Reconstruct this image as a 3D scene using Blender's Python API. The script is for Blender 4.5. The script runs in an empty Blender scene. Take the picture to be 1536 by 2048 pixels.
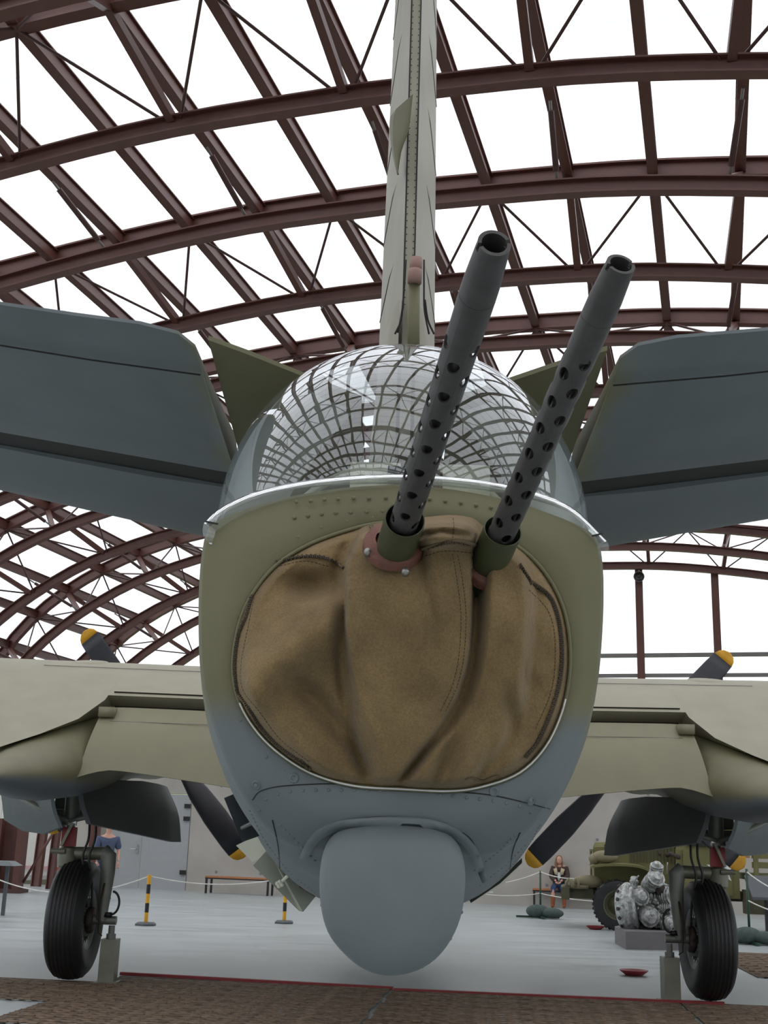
import bpy, bmesh, math, random
import numpy as np
from mathutils import Matrix, Vector
random.seed(7); np.random.seed(7)
PI = math.pi
# ---------------------------------------------------------------- camera, sky, exposure
IMG_W, IMG_H, FPX = 1536, 2048, 2400.0
PITCH, ROLL, CAMH = math.radians(15.4), math.radians(1.8), 1.5
fv = np.array([0, math.cos(PITCH), math.sin(PITCH)])
r0 = np.array([1.0, 0, 0]); u0 = np.array([0, -math.sin(PITCH), math.cos(PITCH)])
rv = r0 * math.cos(ROLL) + u0 * math.sin(ROLL)
uv = u0 * math.cos(ROLL) - r0 * math.sin(ROLL)
CAM = np.array([0, 0, CAMH])
sc = bpy.context.scene
cd = bpy.data.cameras.new('camera'); cam = bpy.data.objects.new('camera', cd)
sc.collection.objects.link(cam); sc.camera = cam
cd.sensor_fit = 'VERTICAL'; cd.sensor_height = 36.0; cd.lens = 36.0 * FPX / IMG_H
cd.clip_start = 0.05; cd.clip_end = 500
m3 = Matrix((rv, uv, -fv)).transposed()
cam.matrix_world = Matrix.Translation(Vector(CAM)) @ m3.to_4x4()
w = bpy.data.worlds.new('overcast_sky'); sc.world = w; w.use_nodes = True
nt = w.node_tree; bg = nt.nodes['Background']
tc = nt.nodes.new('ShaderNodeTexCoord'); sx = nt.nodes.new('ShaderNodeSeparateXYZ')
rmp = nt.nodes.new('ShaderNodeValToRGB')
nt.links.new(tc.outputs['Generated'], sx.inputs[0]); nt.links.new(sx.outputs['Z'], rmp.inputs[0])
nt.links.new(rmp.outputs[0], bg.inputs[0])
rmp.color_ramp.elements[0].position = 0.0; rmp.color_ramp.elements[0].color = (0.86, 0.93, 1.0, 1)
rmp.color_ramp.elements[1].position = 0.5; rmp.color_ramp.elements[1].color = (1.0, 0.99, 1.0, 1)
bg.inputs[1].default_value = 1.75
sc.view_settings.view_transform = 'Standard'; sc.view_settings.look = 'None'
sc.view_settings.exposure = 0.0; sc.view_settings.gamma = 1.0
sc.view_settings.use_curve_mapping = False

# ---------------------------------------------------------------- measuring helpers
def ray(px, py): return fv * FPX + rv * (px - 768) + uv * (1024 - py)
def atY(px, py, Y):
    d = ray(px, py); return CAM + d * (Y / d[1])
def atW(px, py, dist):
    return CAM + ray(px, py) * (dist / FPX)
def ground(px, py, z=0.0):
    d = ray(px, py); return CAM + d * ((z - CAMH) / d[2])
HA = math.radians(15.5)
HU = np.array([math.sin(HA), math.cos(HA), 0]); HV = np.array([math.cos(HA), -math.sin(HA), 0])
def Hn(s, t, z): return HV * s + HU * t + np.array([0, 0, z])
def atT(px, py, t):
    d = ray(px, py); P = CAM + d * (t / (d @ HU)); return P

# ---------------------------------------------------------------- materials
def mat(name, col, rough=0.6, metal=0.0, var=0.12, scale=6.0, bump=0.0, bscale=60, spec=0.5, coat=0.0):
    m = bpy.data.materials.new(name); m.use_nodes = True; n = m.node_tree
    b = n.nodes['Principled BSDF']
    tc = n.nodes.new('ShaderNodeTexCoord'); no = n.nodes.new('ShaderNodeTexNoise')
    no.inputs['Scale'].default_value = scale; no.inputs['Detail'].default_value = 5
    n.links.new(tc.outputs['Object'], no.inputs['Vector'])
    rp = n.nodes.new('ShaderNodeValToRGB'); c = np.array(col)
    rp.color_ramp.elements[0].position = 0.3; rp.color_ramp.elements[1].position = 0.7
    rp.color_ramp.elements[0].color = (*np.clip(c * (1 - var), 0, 1), 1)
    rp.color_ramp.elements[1].color = (*np.clip(c * (1 + var), 0, 1), 1)
    n.links.new(no.outputs[0], rp.inputs[0]); n.links.new(rp.outputs[0], b.inputs['Base Color'])
    b.inputs['Roughness'].default_value = rough; b.inputs['Metallic'].default_value = metal
    b.inputs['Specular IOR Level'].default_value = spec
    b.inputs['Coat Weight'].default_value = coat
    if bump:
        n2 = n.nodes.new('ShaderNodeTexNoise'); n2.inputs['Scale'].default_value = bscale
        n2.inputs['Detail'].default_value = 4
        n.links.new(tc.outputs['Object'], n2.inputs['Vector'])
        bp = n.nodes.new('ShaderNodeBump'); bp.inputs['Strength'].default_value = bump
        bp.inputs['Distance'].default_value = 0.02
        n.links.new(n2.outputs[0], bp.inputs['Height']); n.links.new(bp.outputs[0], b.inputs['Normal'])
    return m
def mat_split(name, top, bot, z0, soft=0.04, wob=0.08, rough=0.55, axis='Z', nscale=2.5):
    """camouflage paint: two colours meeting on a soft sprayed edge at height z0"""
    m = mat(name, top, rough, var=0.08, scale=4); n = m.node_tree; b = n.nodes['Principled BSDF']
    tc = n.nodes.new('ShaderNodeTexCoord'); s = n.nodes.new('ShaderNodeSeparateXYZ')
    n.links.new(tc.outputs['Object'], s.inputs[0])
    no = n.nodes.new('ShaderNodeTexNoise'); no.inputs['Scale'].default_value = nscale
    n.links.new(tc.outputs['Object'], no.inputs['Vector'])
    a = n.nodes.new('ShaderNodeMath'); a.operation = 'MULTIPLY_ADD'
    n.links.new(no.outputs[0], a.inputs[0]); a.inputs[1].default_value = wob * 2
    src = s.outputs[axis]
    if axis == 'X':
        ab = n.nodes.new('ShaderNodeMath'); ab.operation = 'ABSOLUTE'; n.links.new(src, ab.inputs[0]); src = ab.outputs[0]
    n.links.new(src, a.inputs[2])
    mr = n.nodes.new('ShaderNodeMapRange'); mr.interpolation_type = 'SMOOTHSTEP'
    n.links.new(a.outputs[0], mr.inputs[0])
    mr.inputs[1].default_value = z0 + wob - soft; mr.inputs[2].default_value = z0 + wob + soft
    mx = n.nodes.new('ShaderNodeMix'); mx.data_type = 'RGBA'
    n.links.new(mr.outputs[0], mx.inputs[0]); mx.inputs[6].default_value = (*bot, 1)
    old = b.inputs['Base Color'].links[0].from_socket
    n.links.new(old, mx.inputs[7]); n.links.new(mx.outputs[2], b.inputs['Base Color'])
    return m
OLIVE = (0.165, 0.155, 0.082); GREY = (0.152, 0.178, 0.186)
M = {}
M['rust'] = mat('rust_red_paint', (0.12, 0.046, 0.036), 0.45, var=0.1)
M['rust_dark'] = mat('dark_rust_paint', (0.075, 0.032, 0.028), 0.5)
M['rust_pale'] = mat('pale_primer_paint', (0.36, 0.22, 0.18), 0.5)
M['zinc'] = mat('galvanised_steel', (0.22, 0.21, 0.2), 0.45, 0.6)
M['body'] = mat_split('tail_camouflage_paint', OLIVE, GREY, 1.775, 0.05, 0.05)
M['olive'] = mat('olive_drab_paint', OLIVE, 0.55, var=0.06, scale=5)
M['wing'] = mat('top_lit_wing_olive', (0.33, 0.31, 0.22), 0.5, var=0.06, scale=3)  # olive lightened to carry the light falling from above
M['flap'] = mat('flap_olive_paint', (0.235, 0.218, 0.135), 0.5, var=0.05, scale=3)
M['fin'] = mat('faded_fin_paint', (0.33, 0.31, 0.235), 0.45, var=0.08, scale=4)
M['nacelle'] = mat_split('nacelle_paint', (0.17, 0.16, 0.09), (0.14, 0.165, 0.19), 1.98, 0.05, 0.05)
M['grey'] = mat('neutral_grey_paint', GREY, 0.55, var=0.05, scale=6, bump=0.03)
M['under'] = mat('grey_underside_paint', (0.165, 0.19, 0.2), 0.6, var=0.05, scale=3)
M['stab'] = mat_split('tailplane_underside_paint', (0.165, 0.19, 0.2), (0.17, 0.155, 0.055), 0.66, 0.1, 0.12, axis='X', nscale=3)
M['darkgrey'] = mat('dark_grey_paint', (0.085, 0.095, 0.105), 0.5, var=0.05)
M['black'] = mat('black_paint', (0.012, 0.012, 0.014), 0.45)
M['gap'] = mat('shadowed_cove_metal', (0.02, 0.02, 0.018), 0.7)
M['rubber'] = mat('tyre_rubber', (0.013, 0.013, 0.014), 0.5, var=0.2, scale=20, bump=0.1)
M['gun'] = mat('parkerised_gunmetal', (0.075, 0.070, 0.068), 0.5, 0.25, var=0.15, scale=25)
M['sleeve'] = mat('dark_green_sleeve', (0.055, 0.065, 0.03), 0.35, var=0.15)
M['leather'] = mat('red_brown_leather', (0.17, 0.065, 0.045), 0.6, var=0.2, scale=30, bump=0.2)
M['brass'] = mat('dark_brass_teeth', (0.06, 0.045, 0.03), 0.5, 0.5)
M['thread'] = mat('dark_thread', (0.05, 0.035, 0.018), 0.9)
M['tape'] = mat('zip_tape', (0.14, 0.10, 0.055), 0.9)
M['stud'] = mat('steel_stud', (0.35, 0.34, 0.32), 0.35, 0.8)
M['pinktape'] = mat('pink_fabric_sleeve', (0.36, 0.22, 0.19), 0.8)
M['yellow'] = mat('yellow_paint', (0.75, 0.38, 0.02), 0.5)
M['cream'] = mat('cream_panel_paint', (0.80, 0.80, 0.66), 0.5, var=0.05)
M['prop'] = mat('black_propeller_paint', (0.035, 0.035, 0.045), 0.4)
M['strut'] = mat('grey_green_strut_paint', (0.20, 0.21, 0.185), 0.4, 0.2)
M['struthl'] = mat('khaki_metal', (0.22, 0.22, 0.17), 0.4, 0.4)
M['chrome'] = mat('polished_steel', (0.5, 0.5, 0.5), 0.25, 0.9)
M['red'] = mat('dull_red_paint', (0.28, 0.03, 0.035), 0.5)
M['concrete'] = mat('cast_concrete', (0.45, 0.42, 0.38), 0.8, var=0.1, scale=1.2, bump=0.1, bscale=8)
M['door'] = mat('pale_grey_door_paint', (0.38, 0.39, 0.40), 0.5, var=0.03)
M['doordark'] = mat('grey_joint', (0.22, 0.23, 0.24), 0.6)
M['truck'] = mat('truck_olive_drab', (0.16, 0.15, 0.055), 0.6, var=0.15, scale=3)
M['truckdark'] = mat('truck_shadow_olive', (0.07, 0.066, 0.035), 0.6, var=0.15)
M['khaki'] = mat('dusty_khaki_canvas', (0.24, 0.21, 0.13), 0.9, var=0.15)
M['plinth'] = mat('grey_plinth_paint', (0.17, 0.155, 0.16), 0.7, var=0.06)
M['wreck'] = mat('corroded_aluminium', (0.42, 0.43, 0.42), 0.45, 0.5, var=0.5, scale=18, bump=0.6, bscale=25)
M['wreckdark'] = mat('burnt_iron', (0.06, 0.045, 0.04), 0.7, 0.3, var=0.5, scale=14, bump=0.6, bscale=20)
M['mat'] = mat('rusty_pierced_steel', (0.205, 0.145, 0.10), 0.75, 0.15, var=0.4, scale=9, bump=0.2)
M['rope'] = mat('white_rope', (0.75, 0.74, 0.68), 0.9)
M['postg'] = mat('dark_green_post', (0.02, 0.06, 0.035), 0.4)
M['sack'] = mat('green_grey_sandbag', (0.07, 0.10, 0.09), 0.9, var=0.2, scale=12, bump=0.2)
M['wood'] = mat('varnished_bench_wood', (0.45, 0.17, 0.06), 0.5, var=0.15, scale=10)
M['skin'] = mat('skin', (0.62, 0.34, 0.25), 0.5, var=0.04)
M['hair'] = mat('light_brown_hair', (0.22, 0.11, 0.06), 0.6, var=0.25, scale=60)
M['coat'] = mat('brown_suede_coat', (0.055, 0.035, 0.028), 0.8)
M['fleece'] = mat('cream_fleece', (0.62, 0.52, 0.34), 0.95, bump=0.5)
M['jeans'] = mat('blue_jeans', (0.03, 0.055, 0.13), 0.8)
M['boots'] = mat('tan_suede_boots', (0.25, 0.075, 0.03), 0.8)
M['shirt'] = mat('white_shirt', (0.6, 0.65, 0.7), 0.8)
M['blueshirt'] = mat('blue_grey_shirt', (0.07, 0.09, 0.16), 0.8)
M['hose'] = mat('black_hose', (0.012, 0.012, 0.012), 0.4)
M['orange'] = mat('orange_cloth', (0.62, 0.33, 0.12), 0.8)
M['white'] = mat('white_paint', (0.75, 0.75, 0.73), 0.5)
M['ground'] = mat('outdoor_grass', (0.16, 0.2, 0.1), 0.9, scale=0.3, var=0.3)

# polished floor
def floor_mat():
    m = mat('polished_grey_concrete', (0.37, 0.41, 0.43), 0.32, var=0.1, scale=0.6, spec=0.5)
    n = m.node_tree; b = n.nodes['Principled BSDF']; tc = n.nodes.new('ShaderNodeTexCoord')
    mp = n.nodes.new('ShaderNodeMapping'); mp.inputs['Scale'].default_value = (0.35, 1.6, 1)
    no = n.nodes.new('ShaderNodeTexNoise'); no.inputs['Scale'].default_value = 1.6; no.inputs['Detail'].default_value = 8
    n.links.new(tc.outputs['Object'], mp.inputs[0]); n.links.new(mp.outputs[0], no.inputs['Vector'])
    mr = n.nodes.new('ShaderNodeMapRange'); n.links.new(no.outputs[0], mr.inputs[0])
    mr.inputs[3].default_value = 0.22; mr.inputs[4].default_value = 0.5
    n.links.new(mr.outputs[0], b.inputs['Roughness'])
    rp = n.nodes.new('ShaderNodeValToRGB'); n.links.new(no.outputs[0], rp.inputs[0])
    rp.color_ramp.elements[0].position = 0.3; rp.color_ramp.elements[0].color = (0.33, 0.37, 0.375, 1)
    rp.color_ramp.elements[1].position = 0.7; rp.color_ramp.elements[1].color = (0.44, 0.475, 0.48, 1)
    n.links.new(rp.outputs[0], b.inputs['Base Color'])
    return m
M['floor'] = floor_mat()
# canvas: woven cloth with stains
def canvas_mat():
    m = mat('brown_canvas', (0.228, 0.158, 0.077), 0.95, var=0.22, scale=7, spec=0.1); n = m.node_tree
    b = n.nodes['Principled BSDF']; tc = n.nodes.new('ShaderNodeTexCoord')
    fn = n.nodes.new('ShaderNodeTexNoise'); fn.inputs['Scale'].default_value = 220; fn.inputs['Detail'].default_value = 3
    n.links.new(tc.outputs['Object'], fn.inputs['Vector']); hv = n.nodes.new('ShaderNodeHueSaturation')
    mr = n.nodes.new('ShaderNodeMapRange'); mr.inputs[3].default_value = 0.6; mr.inputs[4].default_value = 1.4
    n.links.new(fn.outputs[0], mr.inputs[0]); n.links.new(mr.outputs[0], hv.inputs['Value'])
    n.links.new(b.inputs['Base Color'].links[0].from_socket, hv.inputs['Color']); n.links.new(hv.outputs[0], b.inputs['Base Color'])
    hs = []
    for ax, rot in ((0, 0), (1, PI / 2)):
        mp = n.nodes.new('ShaderNodeMapping'); mp.inputs['Rotation'].default_value = (0, rot, 0.1)
        wv = n.nodes.new('ShaderNodeTexWave'); wv.inputs['Scale'].default_value = 160; wv.inputs['Distortion'].default_value = 1.5
        n.links.new(tc.outputs['Object'], mp.inputs[0]); n.links.new(mp.outputs[0], wv.inputs['Vector']); hs.append(wv)
    ad = n.nodes.new('ShaderNodeMath'); ad.operation = 'ADD'
    n.links.new(hs[0].outputs[1], ad.inputs[0]); n.links.new(hs[1].outputs[1], ad.inputs[1])
    bp = n.nodes.new('ShaderNodeBump'); bp.inputs['Strength'].default_value = 0.35; bp.inputs['Distance'].default_value = 0.002
    n.links.new(ad.outputs[0], bp.inputs['Height'])
    no = n.nodes.new('ShaderNodeTexNoise'); no.inputs['Scale'].default_value = 14; no.inputs['Detail'].default_value = 6
    no.inputs['Distortion'].default_value = 0.6
    n.links.new(tc.outputs['Object'], no.inputs['Vector'])
    b2 = n.nodes.new('ShaderNodeBump'); b2.inputs['Strength'].default_value = 0.6; b2.inputs['Distance'].default_value = 0.016
    n.links.new(no.outputs[0], b2.inputs['Height']); n.links.new(bp.outputs[0], b2.inputs['Normal'])
    n.links.new(b2.outputs[0], b.inputs['Normal']); b.inputs['Sheen Weight'].default_value = 0.15
    return m
M['canvas'] = canvas_mat()
def glass_mat(name, tint=(0.93, 0.95, 0.95), boost=1.0, rough=0.01, haze=0.03, wobble=0.0):
    """thin clear acrylic: transmission straight through plus a fresnel reflection"""
    m = bpy.data.materials.new(name); m.use_nodes = True; n = m.node_tree; n.nodes.clear()
    o = n.nodes.new('ShaderNodeOutputMaterial'); t = n.nodes.new('ShaderNodeBsdfTransparent'); t.inputs[0].default_value = (*tint, 1)
    g = n.nodes.new('ShaderNodeBsdfGlossy'); g.inputs['Roughness'].default_value = rough
    g.inputs[0].default_value = (0.95, 0.97, 1, 1)
    fr = n.nodes.new('ShaderNodeFresnel'); fr.inputs[0].default_value = 1.5
    if wobble:
        tc = n.nodes.new('ShaderNodeTexCoord'); no = n.nodes.new('ShaderNodeTexNoise'); no.inputs['Scale'].default_value = 5
        n.links.new(tc.outputs['Object'], no.inputs['Vector']); bp = n.nodes.new('ShaderNodeBump'); bp.inputs['Strength'].default_value = 1
        bp.inputs['Distance'].default_value = wobble; n.links.new(no.outputs[0], bp.inputs['Height']); n.links.new(bp.outputs[0], g.inputs['Normal'])
    ml = n.nodes.new('ShaderNodeMath'); ml.operation = 'MULTIPLY'; ml.use_clamp = True; ml.inputs[1].default_value = boost
    n.links.new(fr.outputs[0], ml.inputs[0])
    cl = n.nodes.new('ShaderNodeMath'); cl.operation = 'MINIMUM'; cl.inputs[1].default_value = 0.55 if boost > 2 else 1.0; n.links.new(ml.outputs[0], cl.inputs[0])
    mx = n.nodes.new('ShaderNodeMixShader'); n.links.new(cl.outputs[0], mx.inputs[0])
    n.links.new(t.outputs[0], mx.inputs[1]); n.links.new(g.outputs[0], mx.inputs[2])
    d = n.nodes.new('ShaderNodeBsdfDiffuse'); d.inputs[0].default_value = (0.8, 0.82, 0.8, 1)
    m2 = n.nodes.new('ShaderNodeMixShader'); m2.inputs[0].default_value = haze
    n.links.new(mx.outputs[0], m2.inputs[1]); n.links.new(d.outputs[0], m2.inputs[2])
    n.links.new(m2.outputs[0], o.inputs[0]); return m
M['acrylic'] = glass_mat('clear_acrylic', (0.85, 0.88, 0.88), boost=3.2, wobble=0.0022)
M['rimglass'] = glass_mat('thick_acrylic_edge', (0.86, 0.88, 0.82), 1.6, 0.06, 0.10)
M['pale_sheen'] = glass_mat('pale_sheen_acrylic', (0.7, 0.72, 0.68), 1.0, 0.2, 0.7)  # pale hazy tone standing in for reflected light on the dome
M['pane'] = glass_mat('window_glass', (0.95, 0.97, 0.97), 1.0, 0.02, 0.02)
def membrane_mat():
    m = bpy.data.materials.new('translucent_roof_sheet'); m.use_nodes = True; n = m.node_tree; n.nodes.clear()
    o = n.nodes.new('ShaderNodeOutputMaterial'); t = n.nodes.new('ShaderNodeBsdfTransparent')
    tl = n.nodes.new('ShaderNodeBsdfTranslucent'); tl.inputs[0].default_value = (0.85, 0.88, 0.92, 1)
    tc = n.nodes.new('ShaderNodeTexCoord'); wv = n.nodes.new('ShaderNodeTexWave')
    mp = n.nodes.new('ShaderNodeMapping'); mp.inputs['Rotation'].default_value = (0, 0, HA)
    n.links.new(tc.outputs['Object'], mp.inputs[0]); n.links.new(mp.outputs[0], wv.inputs['Vector'])
    wv.bands_direction = 'Y'; wv.inputs['Scale'].default_value = 0.42; wv.inputs['Distortion'].default_value = 0.4
    rp = n.nodes.new('ShaderNodeValToRGB'); n.links.new(wv.outputs[1], rp.inputs[0])
    rp.color_ramp.elements[0].position = 0.0; rp.color_ramp.elements[0].color = (0.45, 0.5, 0.56, 1)
    rp.color_ramp.elements[1].position = 0.012; rp.color_ramp.elements[1].color = (0.86, 0.88, 0.9, 1)
    n.links.new(rp.outputs[0], t.inputs[0])
    mx = n.nodes.new('ShaderNodeMixShader'); mx.inputs[0].default_value = 0.22
    n.links.new(t.outputs[0], mx.inputs[1]); n.links.new(tl.outputs[0], mx.inputs[2]); n.links.new(mx.outputs[0], o.inputs[0])
    return m
M['membrane'] = membrane_mat()

# ---------------------------------------------------------------- mesh helpers
COL = sc.collection
WM = {}
def wm(o): return WM.get(o.name, Matrix.Identity(4)) if o else Matrix.Identity(4)
class MB:
    def __init__(s): s.v = []; s.f = []
    def add(s, vs, fs):
        n = len(s.v); s.v += [tuple(map(float, v)) for v in vs]; s.f += [tuple(i + n for i in f) for f in fs]; return s
    def box(s, c, d, R=None, taper=1.0):
        c = np.array(c, float); h = np.array(d, float) / 2; vs = []
        for z in (-1, 1):
            k = taper if z > 0 else 1
            for x, y in ((-1, -1), (1, -1), (1, 1), (-1, 1)):
                p = np.array([x * h[0] * k, y * h[1] * k, z * h[2]])
                vs.append(c + (R @ p if R is not None else p))
        return s.add(vs, [(3, 2, 1, 0), (4, 5, 6, 7), (0, 1, 5, 4), (1, 2, 6, 5), (2, 3, 7, 6), (3, 0, 4, 7)])
    def beam(s, p0, p1, w, h, up=(0, 0, 1)):
        p0 = np.array(p0, float); p1 = np.array(p1, float); d = p1 - p0; L = np.linalg.norm(d); d /= L
        x = np.cross(d, up); x /= max(np.linalg.norm(x), 1e-9); y = np.cross(x, d)
        R = np.array([x, y, d]).T
        return s.box((p0 + p1) / 2, (w, h, L), R)
    def tube(s, pts, r, n=10, cap=True, flat=1.0, up=(0, 0, 1)):
        P = [np.array(p, float) for p in pts]; k = len(P)
        rs = r if hasattr(r, '__len__') else [r] * k; rings = []; prev = None
        for i in range(k):
            d = P[min(i + 1, k - 1)] - P[max(i - 1, 0)]; d /= max(np.linalg.norm(d), 1e-9)
            if prev is None:
                a = np.cross(d, up)
                if np.linalg.norm(a) < 1e-3: a = np.cross(d, (1, 0, 0))
            else: a = prev - d * (prev @ d)
            a /= np.linalg.norm(a); b = np.cross(d, a); prev = a
            rings.append([P[i] + rs[i] * (a * math.cos(2 * PI * j / n) + b * flat * math.sin(2 * PI * j / n)) for j in range(n)])
        return s.rings(rings, True, cap, cap)
    def rings(s, rings, closed=True, cap0=False, cap1=False):
        n = len(rings[0]); vs = [p for r in rings for p in r]; fs = []
        for i in range(len(rings) - 1):
            for j in range(n if closed else n - 1):
                a = i * n + j; b = i * n + (j + 1) % n; fs.append((a, b, b + n, a + n))
        if cap0: fs.append(tuple(range(n))[::-1])
        if cap1: fs.append(tuple((len(rings) - 1) * n + j for j in range(n)))
        return s.add(vs, fs)
    def lathe(s, c, axis, prof, n=24, start=None, cap=False):
        """prof: (distance along axis, radius)"""
        ax = np.array(axis, float); ax /= np.linalg.norm(ax)
        a = np.cross(ax, (0, 0, 1)); 
        if np.linalg.norm(a) < 1e-3: a = np.cross(ax, (1, 0, 0))
        a /= np.linalg.norm(a); b = np.cross(ax, a); c = np.array(c, float)
        rg = [[c + ax * t + r * (a * math.cos(2 * PI * j / n) + b * math.sin(2 * PI * j / n)) for j in range(n)] for t, r in prof]
        return s.rings(rg, True, cap, cap)
    def sphere(s, c, r, n=12, m=8, R=None):
        r = np.array(r, float) * np.ones(3); rg = []
        for i in range(m + 1):
            t = PI * i / m; t = min(max(t, 0.02), PI - 0.02)
            ring = []
            for j in range(n):
                p = np.array([math.sin(t) * math.cos(2 * PI * j / n), math.sin(t) * math.sin(2 * PI * j / n), -math.cos(t)]) * r
                ring.append(np.array(c) + (R @ p if R is not None else p))
            rg.append(ring)
        return s.rings(rg, True, True, True)
def build(name, mb, m, parent=None, smooth=False, label=None, kind=None, world=True, sharp=None):
    me = bpy.data.meshes.new(name); o = bpy.data.objects.new(name, me); COL.objects.link(o)
    vs = np.array(mb.v, float).reshape(-1, 3)
    if parent:
        WM[o.name] = wm(parent); o.parent = parent
        if world:
            Mi = np.array(wm(parent).inverted()); vs = vs @ Mi[:3, :3].T + Mi[:3, 3]
    me.from_pydata(vs.tolist(), [], mb.f); me.update()
    me.materials.append(m)
    if smooth:
        me.shade_smooth()
        if sharp:
            bm = bmesh.new(); bm.from_mesh(me)
            for e in bm.edges:
                if len(e.link_faces) == 2 and e.calc_face_angle(0) > sharp: e.smooth = False
            bm.to_mesh(me); bm.free()
    if label: o['label'] = label
    if kind: o['kind'] = kind
    return o
def root(name, label, cat, loc=(0, 0, 0), rz=0.0, group=None, kind=None):
    o = bpy.data.objects.new(name, None); COL.objects.link(o); o.empty_display_size = 0.1
    o.location = Vector(loc); o.rotation_euler = (0, 0, rz)
    WM[o.name] = Matrix.Translation(Vector(loc)) @ Matrix.Rotation(rz, 4, 'Z')
    if label: o['label'] = label
    if cat: o['category'] = cat
    if group: o['group'] = group
    if kind: o['kind'] = kind
    return o
def tag(o, label, cat, group=None):
    o['label'] = label; o['category'] = cat
    if group: o['group'] = group
    return o
def unit_mesh(name, kind, m):
    mb = MB()
    if kind == 'box': mb.box((0, 0, 0), (1, 1, 1))
    elif kind == 'ibeam':
        mb.box((0, 0.46, 0), (1, 0.08, 1)); mb.box((0, -0.46, 0), (1, 0.08, 1)); mb.box((0.2, 0, 0), (0.12, 0.84, 1))
    elif kind == 'rod': mb.tube([(0, 0, -0.5), (0, 0, 0.5)], 0.5, 8)
    me = bpy.data.meshes.new(name); me.from_pydata(mb.v, [], mb.f); me.update(); me.materials.append(m); return me
UM = {('box', k): None for k in ()}
def member(name, p0, p1, wd, ht, kind, m, parent, up=(0, 0, 1)):
    key = (kind, m)
    if key not in UM or UM[key] is None: UM[key] = unit_mesh(name + '_shape', kind, M[m])
    o = bpy.data.objects.new(name, UM[key]); COL.objects.link(o); o.parent = parent
    p0 = Vector(p0); p1 = Vector(p1); d = (p1 - p0); L = d.length; d.normalize()
    x = d.cross(Vector(up)); x.normalize(); y = d.cross(x) * -1; y = x.cross(d)
    R = Matrix((x, y, d)).transposed().to_4x4()
    mw = Matrix.Translation((p0 + p1) / 2) @ R @ Matrix.Diagonal((wd, ht, L, 1))
    o.matrix_basis = wm(parent).inverted() @ mw
    return o
def spline(pts, n, closed=False):
    P = np.array(pts, float); k = len(P); out = []
    segs = k if closed else k - 1
    for i in range(segs):
        p1 = P[i]; p2 = P[(i + 1) % k]
        p0 = P[(i - 1) % k] if (closed or i > 0) else 2 * p1 - p2
        p3 = P[(i + 2) % k] if (closed or i < k - 2) else 2 * p2 - p1
        for j in range(12):
            t = j / 12
            out.append(0.5 * ((2 * p1) + (p2 - p0) * t + (2 * p0 - 5 * p1 + 4 * p2 - p3) * t * t + (3 * p1 - p0 - 3 * p2 + p3) * t ** 3))
    out.append(P[0] if closed else P[-1]); out = np.array(out)
    L = np.concatenate([[0], np.cumsum(np.linalg.norm(np.diff(out, axis=0), axis=1))])
    q = np.linspace(0, L[-1], n + 1 if closed else n)
    if closed: q = q[:-1]
    return np.array([[np.interp(x, L, out[:, c]) for c in range(P.shape[1])] for x in q])

# ================================================================ THE HANGAR
S0 = -3.3
LOW = [(0, 9.14), (2.2, 9.07), (4.2, 8.83), (6, 8.52), (7.6, 8.25), (8.8, 8.0), (10.2, 7.55), (11.4, 6.95), (12.5, 6.2), (13.3, 5.4), (13.9, 4.4), (14.2, 3.2), (14.35, 1.6), (14.4, 0.0)]
TOP = [(0, 9.97), (2.4, 9.9), (4.5, 9.7), (6.5, 9.41), (8.4, 9.12), (9.7, 8.87), (10.8, 8.55), (11.9, 8.1), (13.1, 7.4), (14.1, 6.5), (14.75, 5.5), (15.15, 4.3), (15.35, 3.0), (15.45, 1.5), (15.5, 0.0)]
def arc_fn(prof):
    P = spline(prof, 400); L = np.concatenate([[0], np.cumsum(np.linalg.norm(np.diff(P, axis=0), axis=1))])
    def f(a):
        s = 1 if a >= 0 else -1
        return S0 + s * np.interp(abs(a), L, P[:, 0]), np.interp(abs(a), L, P[:, 1])
    return f, L[-1]
lowf, LL = arc_fn(LOW); topf, LT = arc_fn(TOP)
def a_of_s(f, s):  # arc parameter giving lateral position s
    lo, hi = -15.0, 15.0
    for _ in range(40):
        mid = (lo + hi) / 2
        if f(mid)[0] < s: lo = mid
        else: hi = mid
    return (lo + hi) / 2
AT0 = a_of_s(topf, -1.52); AL0 = a_of_s(lowf, -1.54)
NODES = [k for k in range(-16, 17) if abs(AT0 + 1.065 * k) < LT - 0.3]
def tnode(k): return topf(AT0 + 1.065 * k)
RAT = LL / LT
def lnode(k): return lowf(AL0 + 1.065 * RAT * 1.02 * k)
T_TR = [13.97 + 4.5 * j for j in range(-6, 5)]
T0, T1 = -14.0, 33.1
floor_o = build('floor', MB().box(Hn(S0, 9.5, -0.1), (34, 51, 0.2), np.array([HV, HU, [0, 0, 1]]).T), M['floor'], kind='structure')
build('ground', MB().box((0, 0, -0.45), (400, 400, 0.4)), M['ground'], kind='structure')
# wooded bank outside, seen low through the sheeting
hb = MB(); rg = []
for i in range(40):
    a = i / 39; s_ = -60 + 120 * a; hh = 3.2 + 1.4 * math.sin(i * 0.9) + random.random()
    rg.append([Hn(s_, 62, -0.4), Hn(s_, 64, hh * 0.7), Hn(s_, 68, hh), Hn(s_, 74, -0.4)])
hb.rings(rg, False); build('distant_bank', hb, M['ground'], kind='structure', smooth=True)
# roof sheet
mb = MB(); rg = []
arc = [topf(a) for a in np.linspace(-LT, LT, 90)]
for t in np.linspace(T0, T1, 12):
    rg.append([Hn(s + (0.14 if s > S0 else -0.14) * (1 if abs(s - S0) > 12 else 0), t, z + 0.17) for s, z in arc])
mb.rings(rg, False); ceiling = build('ceiling', mb, M['membrane'], kind='structure', smooth=True)
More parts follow.
